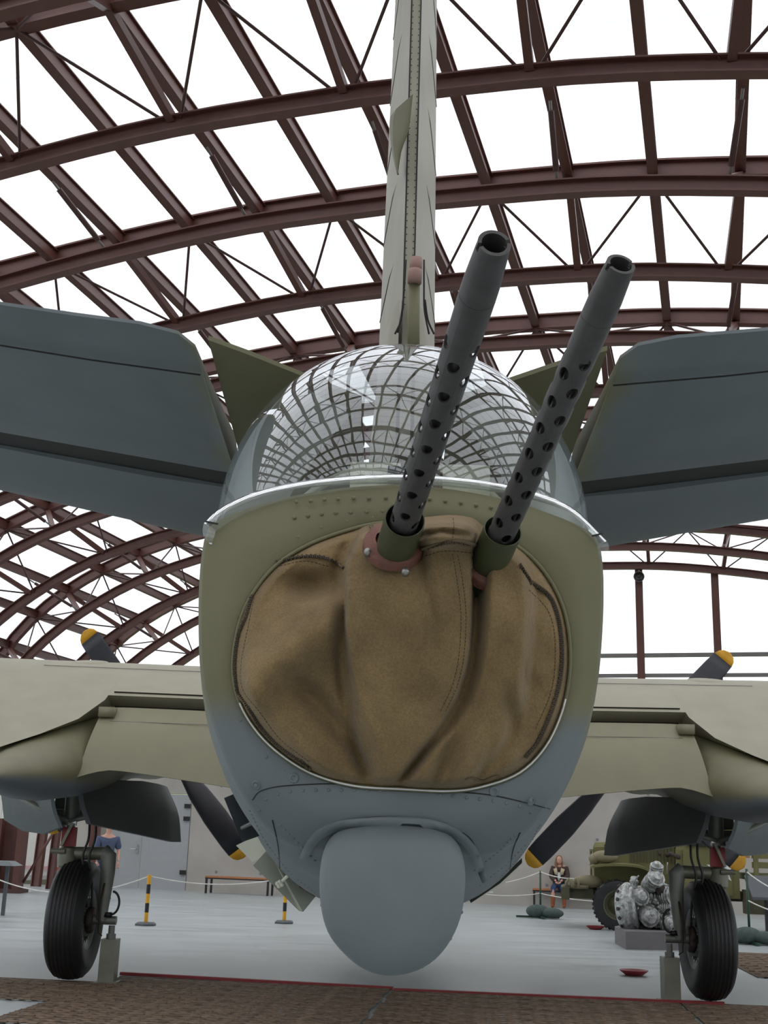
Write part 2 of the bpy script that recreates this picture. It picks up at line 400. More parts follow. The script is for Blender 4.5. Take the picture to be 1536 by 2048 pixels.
# purlins: one straight beam per bay line, children of the ceiling
roof_root = root('roof_purlin_frame', None, None, kind='structure')
for k in NODES:
    s, z = tnode(k)
    member('purlin', Hn(s, T0, z), Hn(s, 32.05, z), 0.13, 0.2, 'ibeam', 'rust', roof_root, up=(0, 0, 1))
# triangular arch trusses
def truss(tr, detailed):
    R = root('arch_truss', None, None, Hn(S0, tr, 0), kind='structure')
    def arch(name, f, L, t, wd, ht, lift=0.0):
        mb = MB(); rg = []
        n = 72
        for i in range(n + 1):
            a = -L + 2 * L * i / n; s, z = f(a); s2, z2 = f(a + 0.05); s1, z1 = f(a - 0.05)
            tx = np.array([s2 - s1, z2 - z1]); tx /= max(np.linalg.norm(tx), 1e-9); nx = np.array([-tx[1], tx[0]])
            ring = []
            for dt, dn in ((-1, -1), (1, -1), (1, -.8), (.15, -.8), (.15, .8), (1, .8), (1, 1), (-1, 1), (-1, .8), (-.15, .8), (-.15, -.8), (-1, -.8)):
                q = nx * (dn * ht / 2 + lift); ring.append(Hn(s + q[0], t + dt * wd / 2, max(z + q[1], 0)))
            rg.append(ring)
        mb.rings(rg, True, True, True); return build(name, mb, M['rust'], R)
    arch('upper_chord', topf, LT, tr, 0.16, 0.26, 0.0)
    lows = [(tr - 1.125, 'lower_chord'), (tr + 1.125, 'lower_chord')]
    for t, nm in lows: arch(nm, lowf, LL, t, 0.15, 0.2)
    loose = MB()
    def bar(name, p0, p1, w_, kind, m):
        if detailed: member(name, p0, p1, w_, w_, kind, m, R)
        else: loose.beam(p0, p1, w_, w_)
    for k in NODES:
        s, z = tnode(k)
        if z < 2.0: continue
        top = Hn(s, tr, z - 0.1)
        if k % 2 == 0:
            for t, _ in lows:
                ls, lz = lnode(k); bar('post', top, Hn(ls, t, lz + 0.08), 0.095, 'box', 'rust')
        else:
            for t, _ in lows:
                for dk in (-1, 1):
                    if k + dk in NODES:
                        ls, lz = lnode(k + dk); bar('brace_rod', top, Hn(ls + (0.1 if dk < 0 else -0.1), t, lz + 0.08), 0.038, 'rod', 'rust_dark')
        if k % 2 == 0 and detailed and tr + 4.5 < T1:      # turnbuckle strut into the next bay
            s2, z2 = tnode(k); ls, lz = lnode(k)
            p0 = Hn(s2, tr + 2.6, z2 - 0.14); p1 = Hn(ls, tr + 4.5 - 1.125, lz + 0.1); d = p1 - p0
            member('tension_strut', p0 + d * 0.12, p0 + d * 0.86, 0.075, 0.075, 'rod', 'rust_dark', R)
            member('strut_fitting', p0, p0 + d * 0.12, 0.035, 0.035, 'rod', 'zinc', R)
            member('strut_fitting', p0 + d * 0.86, p1, 0.035, 0.035, 'rod', 'zinc', R)
    if not detailed: build('bracing', loose, M['rust'], R, kind='stuff')
for tr in T_TR:
    if tr < T1 + 0.5: truss(tr, tr > 8)
# end wall of concrete, doors, glazing above
def wallbox(mb, s0, s1, z0, z1, t, th=0.3):
    return mb.box(Hn((s0 + s1) / 2, t, (z0 + z1) / 2), (s1 - s0, th, z1 - z0), np.array([HV, HU, [0, 0, 1]]).T)
TW = 33.5
WZ = 5.35
DS0 = float(atT(213, 1770, TW) @ HV); DS1 = float(atT(376, 1775, TW) @ HV); DZ = float(atT(376, 1588, TW)[2])
mb = MB(); wallbox(mb, -23, DS0, 0, WZ, TW); wallbox(mb, DS1, 12.2, 0, WZ, TW); wallbox(mb, DS0, DS1, DZ, WZ, TW)
build('wall_back', mb, M['concrete'], kind='structure')
hole = MB()
for i in range(16):
    for j in range(3):
        s = DS1 + 0.9 + i * 1.35; z = 0.55 + j * 1.2
        hole.lathe(Hn(s, TW - 0.155, z), -HU, [(0, 0.04), (0.006, 0.038), (0.007, 0.02)], 10, cap=True)
build('trim_1', hole, M['doordark'], kind='structure')
dr = root('door_1', None, None, Hn((DS0 + DS1) / 2, TW - 0.16, 0), kind='structure')
dm = (DS0 + DS1) / 2 - 0.2
for a, b in ((DS0 + 0.03, dm - 0.02), (dm + 0.02, DS1 - 0.03)):
    mb = MB(); wallbox(mb, a, b, 0.004, DZ - 0.03, TW - 0.1, 0.08); p = build('door_leaf', mb, M['door'], dr)
    if a < DS0 + 0.5:
        hb = MB(); h0 = Hn(b - 0.1, TW - 0.2, 1.1); hb.tube([h0, h0 - HU * 0.06, h0 - HU * 0.06 - HV * 0.18], 0.014, 8)
        hb.box(h0 + HU * 0.04, (0.05, 0.02, 0.26)); build('door_handle', hb, M['chrome'], p)
for z in (0.5, 2.0, DZ - 0.35):
    mb = MB().box(Hn(DS1 - 0.12, TW - 0.17, z), (0.18, 0.08, 0.12)); build('hinge', mb, M['gap'], dr)
mb = MB(); wallbox(mb, -23, DS0, 0, 0.25, TW - 0.25, 0.2); build('trim_2', mb, M['truckdark'], kind='structure')
mb = MB(); wallbox(mb, -23, DS0 - 0.3, 0.42, 0.52, TW - 0.22, 0.12); build('trim_3', mb, M['red'], kind='structure')
# glazing frame
gz = root('window_1', None, None, Hn(S0, 33.3, WZ), kind='structure')
def arch_z(s):
    return lowf(a_of_s(lowf, s))[1] if abs(s - S0) < 14.3 else 0
cols = [-1.83 + 2.03 * i for i in range(-7, 7)]
for s in cols:
    zt = arch_z(s)
    if zt > WZ + 0.3: member('mullion', Hn(s, 33.3, WZ - 2.6 if False else WZ), Hn(s, 33.3, zt + 0.1), 0.2, 0.2, 'box', 'rust_pale' if False else 'rust', gz, up=tuple(HU))
for z, h in ((5.62, 0.07), (6.09, 0.07), (6.64, 0.14)):
    for i in range(len(cols) - 1):
        if arch_z(cols[i]) > z and arch_z(cols[i + 1]) > z - 0.3:
            member('transom', Hn(cols[i] + 0.1, 33.3, z), Hn(cols[i + 1] - 0.1, 33.3, z), h, 0.1, 'box', 'zinc', gz)
pn = MB()
for i in range(len(cols) - 1):
    a, b = cols[i], cols[i + 1]; za, zb = arch_z(a), arch_z(b)
    if min(za, zb) > WZ + 0.2:
        q = MB().add([Hn(a, 33.35, WZ), Hn(b, 33.35, WZ), Hn(b, 33.35, zb + 0.5), Hn(a, 33.35, za + 0.5)], [(0, 1, 2, 3)])
        build('pane', q, M['pane'], gz)
# opposite end behind the photographer: unseen wall with large openings, closed up to cut horizontal light
mb = MB()
for a, b, z0_, z1 in ((-18.8, -8.0, 0, 5.4), (-5.6, -4.4, 0, 5.4), (-1.4, 12.2, 0, 5.4), (-8, -1.4, 4.6, 5.4)): wallbox(mb, a, b, z0_, z1, -14.2)
build('wall_front', mb, M['concrete'], kind='structure')
mb = MB()
for s in cols: mb.beam(Hn(s, -14.2, 0), Hn(s, -14.2, max(arch_z(s), 0.3)), 0.2, 0.2, up=tuple(HU))
for z in (3.2, 5.0, 6.6): mb.beam(Hn(-16, -14.2, z), Hn(9.5, -14.2, z), 0.12, 0.12)
build('window_2', mb, M['rust'], kind='structure')

# ================================================================ THE AIRCRAFT
YAW = -0.0145
AIR = root('bomber_aircraft', 'olive and grey twin-engine bomber seen from its tail, twin guns pointing up', 'aircraft', (0.2, 13.4, 0), YAW)
AM = np.array(WM[AIR.name]); AMI = np.linalg.inv(AM)
def toL(P): P = np.array(P, float); return AMI[:3, :3] @ P + AMI[:3, 3]
def toW(P): P = np.array(P, float); return AM[:3, :3] @ P + AM[:3, 3]
def LY(y): return y - 13.4     # world-like distance -> aircraft frame
def A(name, mb, m, parent=None, smooth=False, label=None, kind=None, sharp=None):   # mesh given in aircraft frame
    return build(name, mb, M[m], parent or AIR, smooth, label, kind, world=False, sharp=sharp)
def W(name, mb, m, parent=None, smooth=False, label=None, kind=None, sharp=None):   # mesh given in world frame
    return build(name, mb, M[m], parent or AIR, smooth, label, kind, sharp=sharp)
# ---- fuselage
half_px = [(805, 979), (700, 984), (600, 998), (520, 1018), (455, 1040), (420, 1062), (406, 1110), (400, 1180), (399, 1260), (402, 1340), (412, 1400), (430, 1460), (453, 1525), (478, 1578), (503, 1625), (538, 1668), (590, 1697), (660, 1706), (730, 1708), (803, 1708)]
hp = []
for x, y in half_px:
    L = toL(atY(x, y, 2.95)); hp.append((abs(L[0]) if x < 790 else 0.0, L[2]))
NB = 48
def resample(h): return spline(h, NB)
base = resample(hp)
def sup(wd, zt, zb, n=2.3, zc=None):
    zc = (zt + zb) / 2 if zc is None else zc; pts = []
    for i in range(NB):
        a = PI * i / (NB - 1); c, s_ = math.cos(a), math.sin(a)
        x = wd * abs(s_) ** (2 / n); z = zc + (zt - zc if c > 0 else zc - zb) * math.copysign(abs(c) ** (2 / n), c)
        pts.append((x, z))
    return spline(pts, NB)
def full(h, Y):
    fade = max(0.0, min(1.0, (3.45 - Y) / 0.4))       # the chin below the opening rakes forward under the tail
    q = lambda z: LY(Y) + max(0.0, 1.61 - z) * 1.05 * fade
    L = [(-x, q(z), z) for x, z in h]; Rr = [(x, q(z), z) for x, z in h[::-1][1:-1]]
    return L + Rr
def lerp(a, b, t): return a * (1 - t) + b * t
s42 = sup(0.58, 2.52, 1.33, 2.1)
st = [(2.90, base * [0.975, 1] + [0, 0]), (2.92, lerp(base, base, 0)), (2.96, lerp(base, s42, 0.03)), (3.05, lerp(base, s42, 0.18)), (3.2, lerp(base, s42, 0.38)), (3.45, lerp(base, s42, 0.6)), (3.8, lerp(base, s42, 0.82)), (4.2, s42),
      (5.5, sup(0.74, 3.0, 1.2)), (7.5, sup(0.93, 3.3, 1.12)), (10, sup(1.12, 3.4, 1.08)), (14, sup(1.14, 3.45, 1.08)), (18, sup(1.05, 3.3, 1.15)), (20, sup(0.8, 3.0, 1.3)), (21, sup(0.45, 2.7, 1.6)), (21.25, sup(0.15, 2.3, 1.95))]
zs_mid = base[:, 1].mean()
b0 = base.copy(); b0[:, 0] *= 0.972; b0[:, 1] = 1.98 + (b0[:, 1] - 1.98) * 0.985
b1 = base.copy(); b1[:, 0] *= 0.992; b1[:, 1] = 1.98 + (b1[:, 1] - 1.98) * 0.996
st = [(2.885, b0), (2.90, b1), (2.93, base)] + st[2:]
mb = MB(); mb.rings([full(h, Y) for Y, h in st], True, False, True)
fus = A('fuselage', mb, 'body', smooth=True, sharp=0.9)
# ---- tail end plate around the canvas opening
OV = [(850, 1042), (760, 1046), (690, 1062), (620, 1088), (555, 1128), (510, 1180), (482, 1235), (468, 1300), (466, 1350), (480, 1408), (515, 1465), (565, 1512), (630, 1550), (710, 1572), (800, 1578), (900, 1582), (970, 1572), (1040, 1545), (1090, 1495), (1122, 1430), (1138, 1360), (1140, 1290), (1128, 1220), (1100, 1160), (1060, 1112), (1010, 1078), (960, 1058), (900, 1045)]
ctr = np.array([803.0, 1305.0])
ovp = spline(OV, 400, True)
def ov_at(ang):
    a = np.arctan2(ovp[:, 1] - ctr[1], ovp[:, 0] - ctr[0]); d = np.abs((a - ang + PI) % (2 * PI) - PI)
    return ovp[np.argmin(d)]
face0 = full(b0, 2.885); nF = len(face0)
def px_of(P):
    d = toW(P) - CAM; dd = d @ fv; return np.array([768 + FPX * (d @ rv) / dd, 1024 - FPX * (d @ uv) / dd])
rings = [[], [], [], []]
for P in face0:
    q = px_of(P); ang = math.atan2(q[1] - ctr[1], q[0] - ctr[0]); o = ov_at(ang)
    rings[0].append(P)
    m_ = o + (q - o) * 0.55; rings[1].append(toL(atY(m_[0], m_[1], 2.868)))
    m_ = o + (q - o) * 0.10; rings[2].append(toL(atY(m_[0], m_[1], 2.862)))
    rings[3].append(toL(atY(o[0], o[1], 2.868)))
mb = MB(); mb.rings(rings, True)
face = A('tail_end_plate', mb, 'body', smooth=True)
# bright worn lip along the lower edge of the opening
lip = MB(); pts = [toL(atY(p[0], p[1], 2.857)) for p in ovp[::3] if p[1] > 1395]
pts.sort(key=lambda p: p[0]); lip.tube(pts, 0.0022, 6); A('opening_lip', lip, 'white', face, True, label='bright worn metal edge')
lip = MB(); pts = [toL(atY(p[0], p[1], 2.862)) for p in ovp[::3]]; pts.append(pts[0]); lip.tube(pts, 0.005, 8); A('opening_bead', lip, 'olive', face, True)
# panel seams
def seam(pxs, Y, r=0.0018, m='gap', nm='panel_seam', parent=None):
    P = spline(pxs, 60); t = MB(); t.tube([toL(atY(x, y, Y)) for x, y in P], r, 5); return A(nm, t, m, parent or fus)
def surf_hit(px, py):   # point on fuselage skin along the pixel ray, by ray-casting
    d = ray(px, py); o = toL(CAM); d2 = AMI[:3, :3] @ d; d2 = d2 / np.linalg.norm(d2)
    best = None
    for ob in (fus, face):
        ok, loc, nor, _ = ob.ray_cast(Vector(o), Vector(d2))
        if ok and (best is None or (loc - Vector(o)).length < best[0]):
            nor = np.array(nor); nor = nor if nor @ d2 < 0 else -nor; best = ((loc - Vector(o)).length, np.array(loc), nor)
    return (best[1], best[2]) if best else (None, None)
bpy.context.view_layer.update()
def skin_seam(pxs, r=0.0016, n=60, parent=None):
    pts = []
    for x, y in spline(pxs, n):
        L, N = surf_hit(x, y)
        if L is not None: pts.append(L)
    if len(pts) > 2:
        t = MB(); t.tube(pts, r, 5); A('panel_seam', t, 'gap', parent or fus)
skin_seam([(505, 1600), (520, 1583), (560, 1573), (640, 1568), (700, 1569)])
skin_seam([(905, 1583), (980, 1590), (1050, 1605), (1100, 1618)])
skin_seam([(640, 1662), (700, 1640), (780, 1634), (860, 1641), (930, 1668), (955, 1700)])
skin_seam([(545, 1640), (556, 1690), (560, 1740)], 0.002); skin_seam([(1040, 1665), (1026, 1700), (1018, 1750)], 0.002)
# rivets on the tail plate and around the belly panel
riv = MB()
def rivet_at(L, N=(0, -1, 0), r=0.0055):
    riv.lathe(L, N, [(0, r), (r * 0.45, r * 0.85), (r * 0.7, r * 0.4), (r * 0.72, 0.0005)], 8)
fp = [(352, 665), (405, 662), (455, 657), (505, 655), (562, 652), (618, 652), (680, 650), (840, 655), (898, 662), (955, 668), (1010, 677), (1065, 685), (345, 722), (395, 716), (445, 710), (497, 706), (552, 704), (610, 703), (668, 700), (632, 725), (538, 738), (445, 760), (360, 795), (283, 848)]
fp = [(400 + x / 1.829, 640 + y / 1.829) for x, y in fp]
fp2 = [(1218, 225), (1278, 298), (1322, 380), (1350, 478), (1358, 572), (222, 258), (170, 335), (135, 430), (118, 520), (150, 805), (243, 940), (310, 985), (336, 1018), (205, 1045), (1162, 905), (1072, 1063), (1208, 1100)]
fp += [(400 + x / 1.829, 1000 + y / 1.829) for x, y in fp2]
for x, y in fp: rivet_at(toL(atY(x, y, 2.866)))
for pl, n in (([(518, 1620), (530, 1600), (570, 1585), (640, 1580), (760, 1582)], 11), ([(880, 1590), (960, 1598), (1040, 1612), (1062, 1625)], 8), ([(560, 1650), (590, 1680), (630, 1720)], 9), ([(950, 1740), (1000, 1700), (1030, 1670)], 12), ([(960, 1770), (1010, 1730), (1050, 1690)], 14), ([(500, 1620), (530, 1680), (580, 1745), (630, 1785)], 26), ([(1080, 1650), (1050, 1700), (1000, 1755)], 22), ([(660, 1648), (720, 1662), (780, 1666)], 1)):
    for x, y in spline(pl, max(n, 2)):
        L, N = surf_hit(x, y)
        if L is not None: rivet_at(L, N, 0.0045)
A('rivet_rows', riv, 'body', fus, True, kind='stuff')
# latch discs low on the tail
for x, y in ((588, 1556), (513, 1570), (988, 1583), (1062, 1602)):
    L, N = surf_hit(x, y)
    if L is not None:
        k = MB(); k.lathe(L, N, [(0, 0.012), (0.003, 0.011), (0.003, 0.007), (0.001, 0.006), (0.001, 0.0005)], 16); A('latch', k, 'grey', fus, True)
# drain pipe on the belly
L, N = surf_hit(962, 1745)
if L is not None:
    k = MB(); k.tube([L - N * 0.02, L + np.array([0.01, -0.012, -0.024])], 0.009, 10); A('drain_pipe', k, 'grey', fus, True)
# ---- tail bumper pod
pod_px = [(785, 1646), (720, 1650), (680, 1660), (655, 1682), (642, 1720), (638, 1770), (643, 1825), (658, 1870), (690, 1910), (730, 1940), (778, 1952), (830, 1943), (872, 1918), (905, 1875), (924, 1825), (931, 1770), (929, 1725), (918, 1690), (893, 1665), (850, 1651)]
pp = spline(pod_px, 72, True); pc = np.array([783.0, 1795.0])
pr = []
for k, Y in ((1.0, 3.9), (1.01, 3.2), (1.0, 2.93), (0.992, 2.89), (0.965, 2.865), (0.90, 2.845), (0.75, 2.825), (0.5, 2.812), (0.2, 2.806), (0.02, 2.805)):
    ring = []
    for x, y in pp:
        P = atY(pc[0] + (x - pc[0]) * min(k, 1.0), pc[1] + (y - pc[1]) * min(k, 1.0), 2.90)
        c = atY(pc[0], pc[1], 2.90); L = toL(P); ring.append((L[0], LY(Y), L[2] + max(0, Y - 2.93) * 0.05))
    pr.append(ring)
mb = MB(); mb.rings(pr, True, False, True); pod = A('tail_bumper', mb, 'grey', smooth=True, label='rounded grey blister under the tail')
k = MB()
for x, y in ((684, 1672), (727, 1664), (783, 1662), (845, 1667)):
    k.lathe(toL(atY(x, y, 2.868)), (0, -1, 0.2), [(-.004, .005), (0, .005), (0.003, .004), (0.004, .0008)], 8)
for x, y in ((641, 1812), (663, 1875), (712, 1926), (846, 1937), (872, 1918), (903, 1880), (926, 1826)):
    c_ = atY(pc[0], pc[1], 2.90); P_ = atY(pc[0] + (x - pc[0]) * .985, pc[1] + (y - pc[1]) * .985, 2.90); k.sphere(toL(P_) + [0, 0.03, 0], .005, 8, 5)
A('rivet_rows', k, 'grey', pod, True, kind='stuff')
collar = MB(); cp = [(600, 1712), (612, 1685), (632, 1662), (665, 1645), (720, 1636), (790, 1633), (860, 1638), (915, 1658), (950, 1690), (968, 1730)]
cr = []
for x, y in spline(cp, 60):
    o = np.array([x, y]); row = []
    for kk, up_ in ((1.0, 0.0), (0.995, 0.006), (0.955, 0.008), (0.92, 0.008)):
        q = pc + (o - pc) * kk; L, N = surf_hit(q[0], q[1])
        if L is not None: row.append(L + N * up_)
    if len(row) == 4: cr.append(row)
collar.rings(cr, False); A('pod_collar', collar, 'grey', pod, True)
# ---- canvas gun boot: cloth relief between opening and gun sleeves
def sm(x, a, b):
    t = np.clip((x - a) / (b - a), 0, 1); return t * t * (3 - 2 * t)
def ipl(y, pts): return np.interp(y, [p[0] for p in pts], [p[1] for p in pts])
OUT = [(850, 1034), (800, 1038), (745, 1044), (690, 1062), (620, 1088), (552, 1130), (508, 1180), (480, 1235), (467, 1300), (466, 1350), (480, 1408), (515, 1465), (565, 1512), (630, 1550), (710, 1572), (800, 1578), (900, 1582), (970, 1572), (1040, 1545), (1090, 1495), (1122, 1430), (1138, 1360), (1140, 1290), (1128, 1220), (1100, 1160), (1062, 1112), (1015, 1078), (965, 1050), (945, 1036), (905, 1030)]
outp = spline(OUT, 400, True)
def relief(x, y):
    x = np.asarray(x, float); y = np.asarray(y, float)
    a = np.arctan2(y - ctr[1], x - ctr[0]); oa = np.arctan2(outp[:, 1] - ctr[1], outp[:, 0] - ctr[0])
    orr = np.hypot(outp[:, 0] - ctr[0], outp[:, 1] - ctr[1]); o = np.argsort(oa)
    R = np.interp(a, oa[o], orr[o], period=2 * PI); rho = np.clip(np.hypot(x - ctr[0], y - ctr[1]) / R, 0, 1)
    edge = np.clip(1 - rho, 0, 1); h = 0.055 * (1 - rho ** 4) + 0.035 * sm(edge, 0, 0.08)
    env = sm(edge, 0.0, 0.10)
    # central drape hanging from the near gun
    xl = ipl(y, [(1040, 730), (1090, 705), (1130, 690), (1250, 688), (1330, 694), (1400, 703), (1480, 722), (1580, 755)])
    xr = ipl(y, [(1040, 965), (1100, 950), (1180, 947), (1240, 946), (1300, 942), (1350, 932), (1400, 915), (1450, 885), (1500, 845), (1560, 800), (1590, 790)])
    wL = ipl(y, [(1050, 9), (1250, 7), (1400, 16), (1550, 60)]); wR = ipl(y, [(1050, 7), (1300, 7), (1450, 9), (1560, 14)])
    ins = sm(x, xl - wL * .3, xl + wL) * (1 - sm(x, xr - wR, xr + wR * .3))
    u_ = np.clip((x - xl) / np.maximum(xr - xl, 1), 0, 1)
    amp = 0.15 * (1 - 0.76 * sm(y, 1080, 1560))
    h = h + env * ins * amp * (0.72 + 0.38 * np.sin(PI * np.clip(u_, 0, 1)) ** 0.8)
    # second fold inside the drape between the guns (panel 850-945)
    f2 = sm(x, 838, 862) * ins * (1 - sm(y, 1180, 1300)); h = h + env * 0.022 * f2
    h = h - env * 0.02 * np.exp(-((x - ipl(y, [(1100, 842), (1200, 862), (1300, 880)])) / 10) ** 2) * (1 - sm(y, 1190, 1290)) * ins
    # right lobe under the far gun
    xr2 = ipl(y, [(1050, 1040), (1130, 1058), (1200, 1068), (1300, 1062), (1400, 1050), (1480, 1015), (1560, 950)])
    xl2 = xr + 6
    in2 = sm(x, xl2 - 2, xl2 + 30) * (1 - sm(x, xr2 - 22, xr2 + 10))
    h = h + env * in2 * 0.125 * (1 - 0.72 * sm(y, 1100, 1540))
    h = h - env * 0.028 * np.exp(-((x - ipl(y, [(1150, 1010), (1300, 985), (1500, 900)])) / 26) ** 2) * sm(y, 1190, 1330)
    h = h - env * 0.03 * np.exp(-(((x - 1022) / 16) ** 2 + ((y - 1425) / 40) ** 2))
    h = h + env * 0.02 * np.exp(-(((x - 1040) / 14) ** 2 + ((y - 1400) / 60) ** 2))
    # left pouch: ridge from (690,1180) to (500,1330) to (600,1530) with hollows
    r1 = np.abs((x - 690) * 0.55 + (y - 1200) * 0.83) ; sgn = (x - 690) * 0.55 + (y - 1200) * 0.83
    left = 1 - sm(x, xl - 20, xl + 8)
    h = h + env * left * 0.075 * np.exp(-(((x - 590) * 0.62 + (y - 1300) * 0.78) / 55) ** 2)
    h = h - env * left * 0.085 * np.exp(-((x - 635) / 60) ** 2 - ((y - 1172) / 30) ** 2)
    h = h - env * left * 0.05 * np.exp(-(((x - 620) * 0.75 - (y - 1390) * 0.66) / 26) ** 2) * sm(y, 1320, 1400)
    h = h + env * left * 0.035 * np.exp(-(((x - 560) * 0.80 - (y - 1440) * 0.6) / 30) ** 2) * sm(y, 1340, 1420)
    h = h - env * left * 0.022 * np.exp(-((x - xl + 12) / 12) ** 2)
    # gathered folds at the bottom
    bot = sm(y, 1440, 1560) * env
    for cx, sl, wd, am in ((800, 0.9, 9, -.03), (835, 0.55, 12, .02), (870, 0.5, 9, -.022), (915, 0.45, 12, .02), (955, 0.4, 9, -.018), (765, -0.15, 12, .014), (690, -0.5, 14, -.014), (655, -0.6, 14, .012), (1000, 0.5, 10, .012)):
        h = h + bot * am * np.exp(-((x - cx + sl * (y - 1560)) / wd) ** 2)
    # upper roll over the opening between the guns
    up = np.exp(-(((x - 895) / 62) ** 4 + ((y - 1062) / 30) ** 4)); h = h + up * 0.10
    h = h - 0.03 * np.exp(-((y - ipl(x, [(830, 1075), (880, 1062), (950, 1070)])) / 7) ** 2) * (1 - sm(np.abs(x - 890), 40, 75))
    # puckers round the rings
    for gx, gy, am in ((783, 1132, -.02), (988, 1152, -.02)):
        d = np.hypot(x - gx, (y - gy)); h = h + env * am * np.exp(-(d / 75) ** 2)
    h = h + env * (0.0022 * np.sin(x / 19 + y / 37) + 0.003 * np.abs(np.sin(x / 43 - y / 71 + np.sin(y / 50))) + 0.0014 * np.sin(x / 11 - y / 23 + 1.3 * np.sin(y / 60)) + 0.0045 * np.sin(y / 41 + x / 70))
    return np.maximum(h, -0.01)
YC = 2.872
NT, NR = 300, 120; rings = []
for i in range(NR + 1):
    k = 1 - (i / NR); k = max(k, 0.004); ring = []
    idx = np.linspace(0, 400, NT, endpoint=False).astype(int)
    X = ctr[0] + (outp[idx, 0] - ctr[0]) * k; Y_ = ctr[1] + (outp[idx, 1] - ctr[1]) * k
    Hh = relief(X, Y_)
    rings.append([toL(atY(x, y, YC - h)) for x, y, h in zip(X, Y_, Hh)])
mb = MB(); mb.rings(rings, True, False, True)
canvas = A('canvas_boot', mb, 'canvas', smooth=True, label='brown canvas cover stretched round the twin guns')
def onc(x, y, e=0.003):
    return toL(atY(x, y, YC - float(relief(x, y)) - e))
def zipper(pxs, wpx=13):
    P = spline(pxs, max(int(sum(math.dist(a, b) for a, b in zip(pxs, pxs[1:])) / 6), 8))
    t = MB(); t.tube([onc(x, y, 0.004) for x, y in P], wpx / 2 / 830, 8, flat=0.4, up=(0, 0, 1))
    tp = A('zip_tape', t, 'tape', canvas, True)
    n = int(sum(math.dist(a, b) for a, b in zip(P, P[1:])) / 4.2); Q = spline(P, n); k = MB()
    for i in range(n - 1):
        a = onc(*Q[i], 0.0125); b = onc(*Q[i + 1], 0.0125); d = b - a; d /= np.linalg.norm(d); s_ = np.cross(d, (0, -1, 0)); s_ /= np.linalg.norm(s_)
        off = s_ * (0.001 if i % 2 else -0.001)
        k.beam(a + off - s_ * 0.0034, a + off + s_ * 0.0034, 0.0024, 0.004, up=tuple(d))
    A('zip_teeth', k, 'brass', tp, kind='stuff')
zipper([(553, 1124), (600, 1113), (640, 1113), (670, 1124), (688, 1138)])
zipper([(503, 1190), (492, 1230), (475, 1275), (469, 1330), (474, 1385)])
zipper([(474, 1385), (500, 1420), (525, 1460), (560, 1495), (600, 1522), (622, 1537)])
zipper([(1065, 1165), (1100, 1195), (1118, 1245), (1124, 1310), (1118, 1370), (1100, 1430), (1075, 1485), (1050, 1515)], 14)
zipper([(845, 1100), (880, 1088), (915, 1084), (948, 1092)], 16)
zipper([(743, 1052), (752, 1072), (735, 1085)], 10)
zipper([(1040, 1130), (1058, 1158), (1062, 1170)], 10)
def stitches(pxs, gap=7):
    P = spline(pxs, max(int(sum(math.dist(a, b) for a, b in zip(pxs, pxs[1:])) / gap), 4)); k = MB()
    for a, b in zip(P, P[1:]):
        k.beam(onc(a[0], a[1], .0006), onc(a[0] + (b[0] - a[0]) * .65, a[1] + (b[1] - a[1]) * .65, .0006), 0.0014, 0.0012, up=(0, -1, 0))
    A('stitching', k, 'thread', canvas, kind='stuff')
stitches([(915, 1110), (925, 1160), (932, 1230), (928, 1310), (915, 1370), (890, 1425)])
stitches([(905, 1108), (914, 1160), (922, 1230), (918, 1310), (905, 1370), (880, 1425)])
stitches([(906, 1036), (908, 1055), (905, 1078)], 6); stitches([(850, 1112), (890, 1102), (945, 1106)])
stitches([(508, 1195), (497, 1250), (482, 1330), (486, 1380), (520, 1425), (560, 1478), (620, 1525)])
stitches([(1058, 1180), (1092, 1215), (1108, 1260), (1110, 1330), (1100, 1390), (1070, 1460)])
stitches([(560, 1132), (610, 1122), (660, 1134)])
# loose frayed strap ends at the bottom corners
for pl in ([(592, 1518), (606, 1522), (600, 1534), (622, 1538), (612, 1546), (634, 1552)], [(930, 1560), (945, 1556), (965, 1562), (990, 1552), (1000, 1556)]):
    t = MB(); t.tube([onc(x, y, 0.006) for x, y in spline(pl, 24)], 0.003, 6, flat=0.5); A('strap_end', t, 'tape', canvas, True)
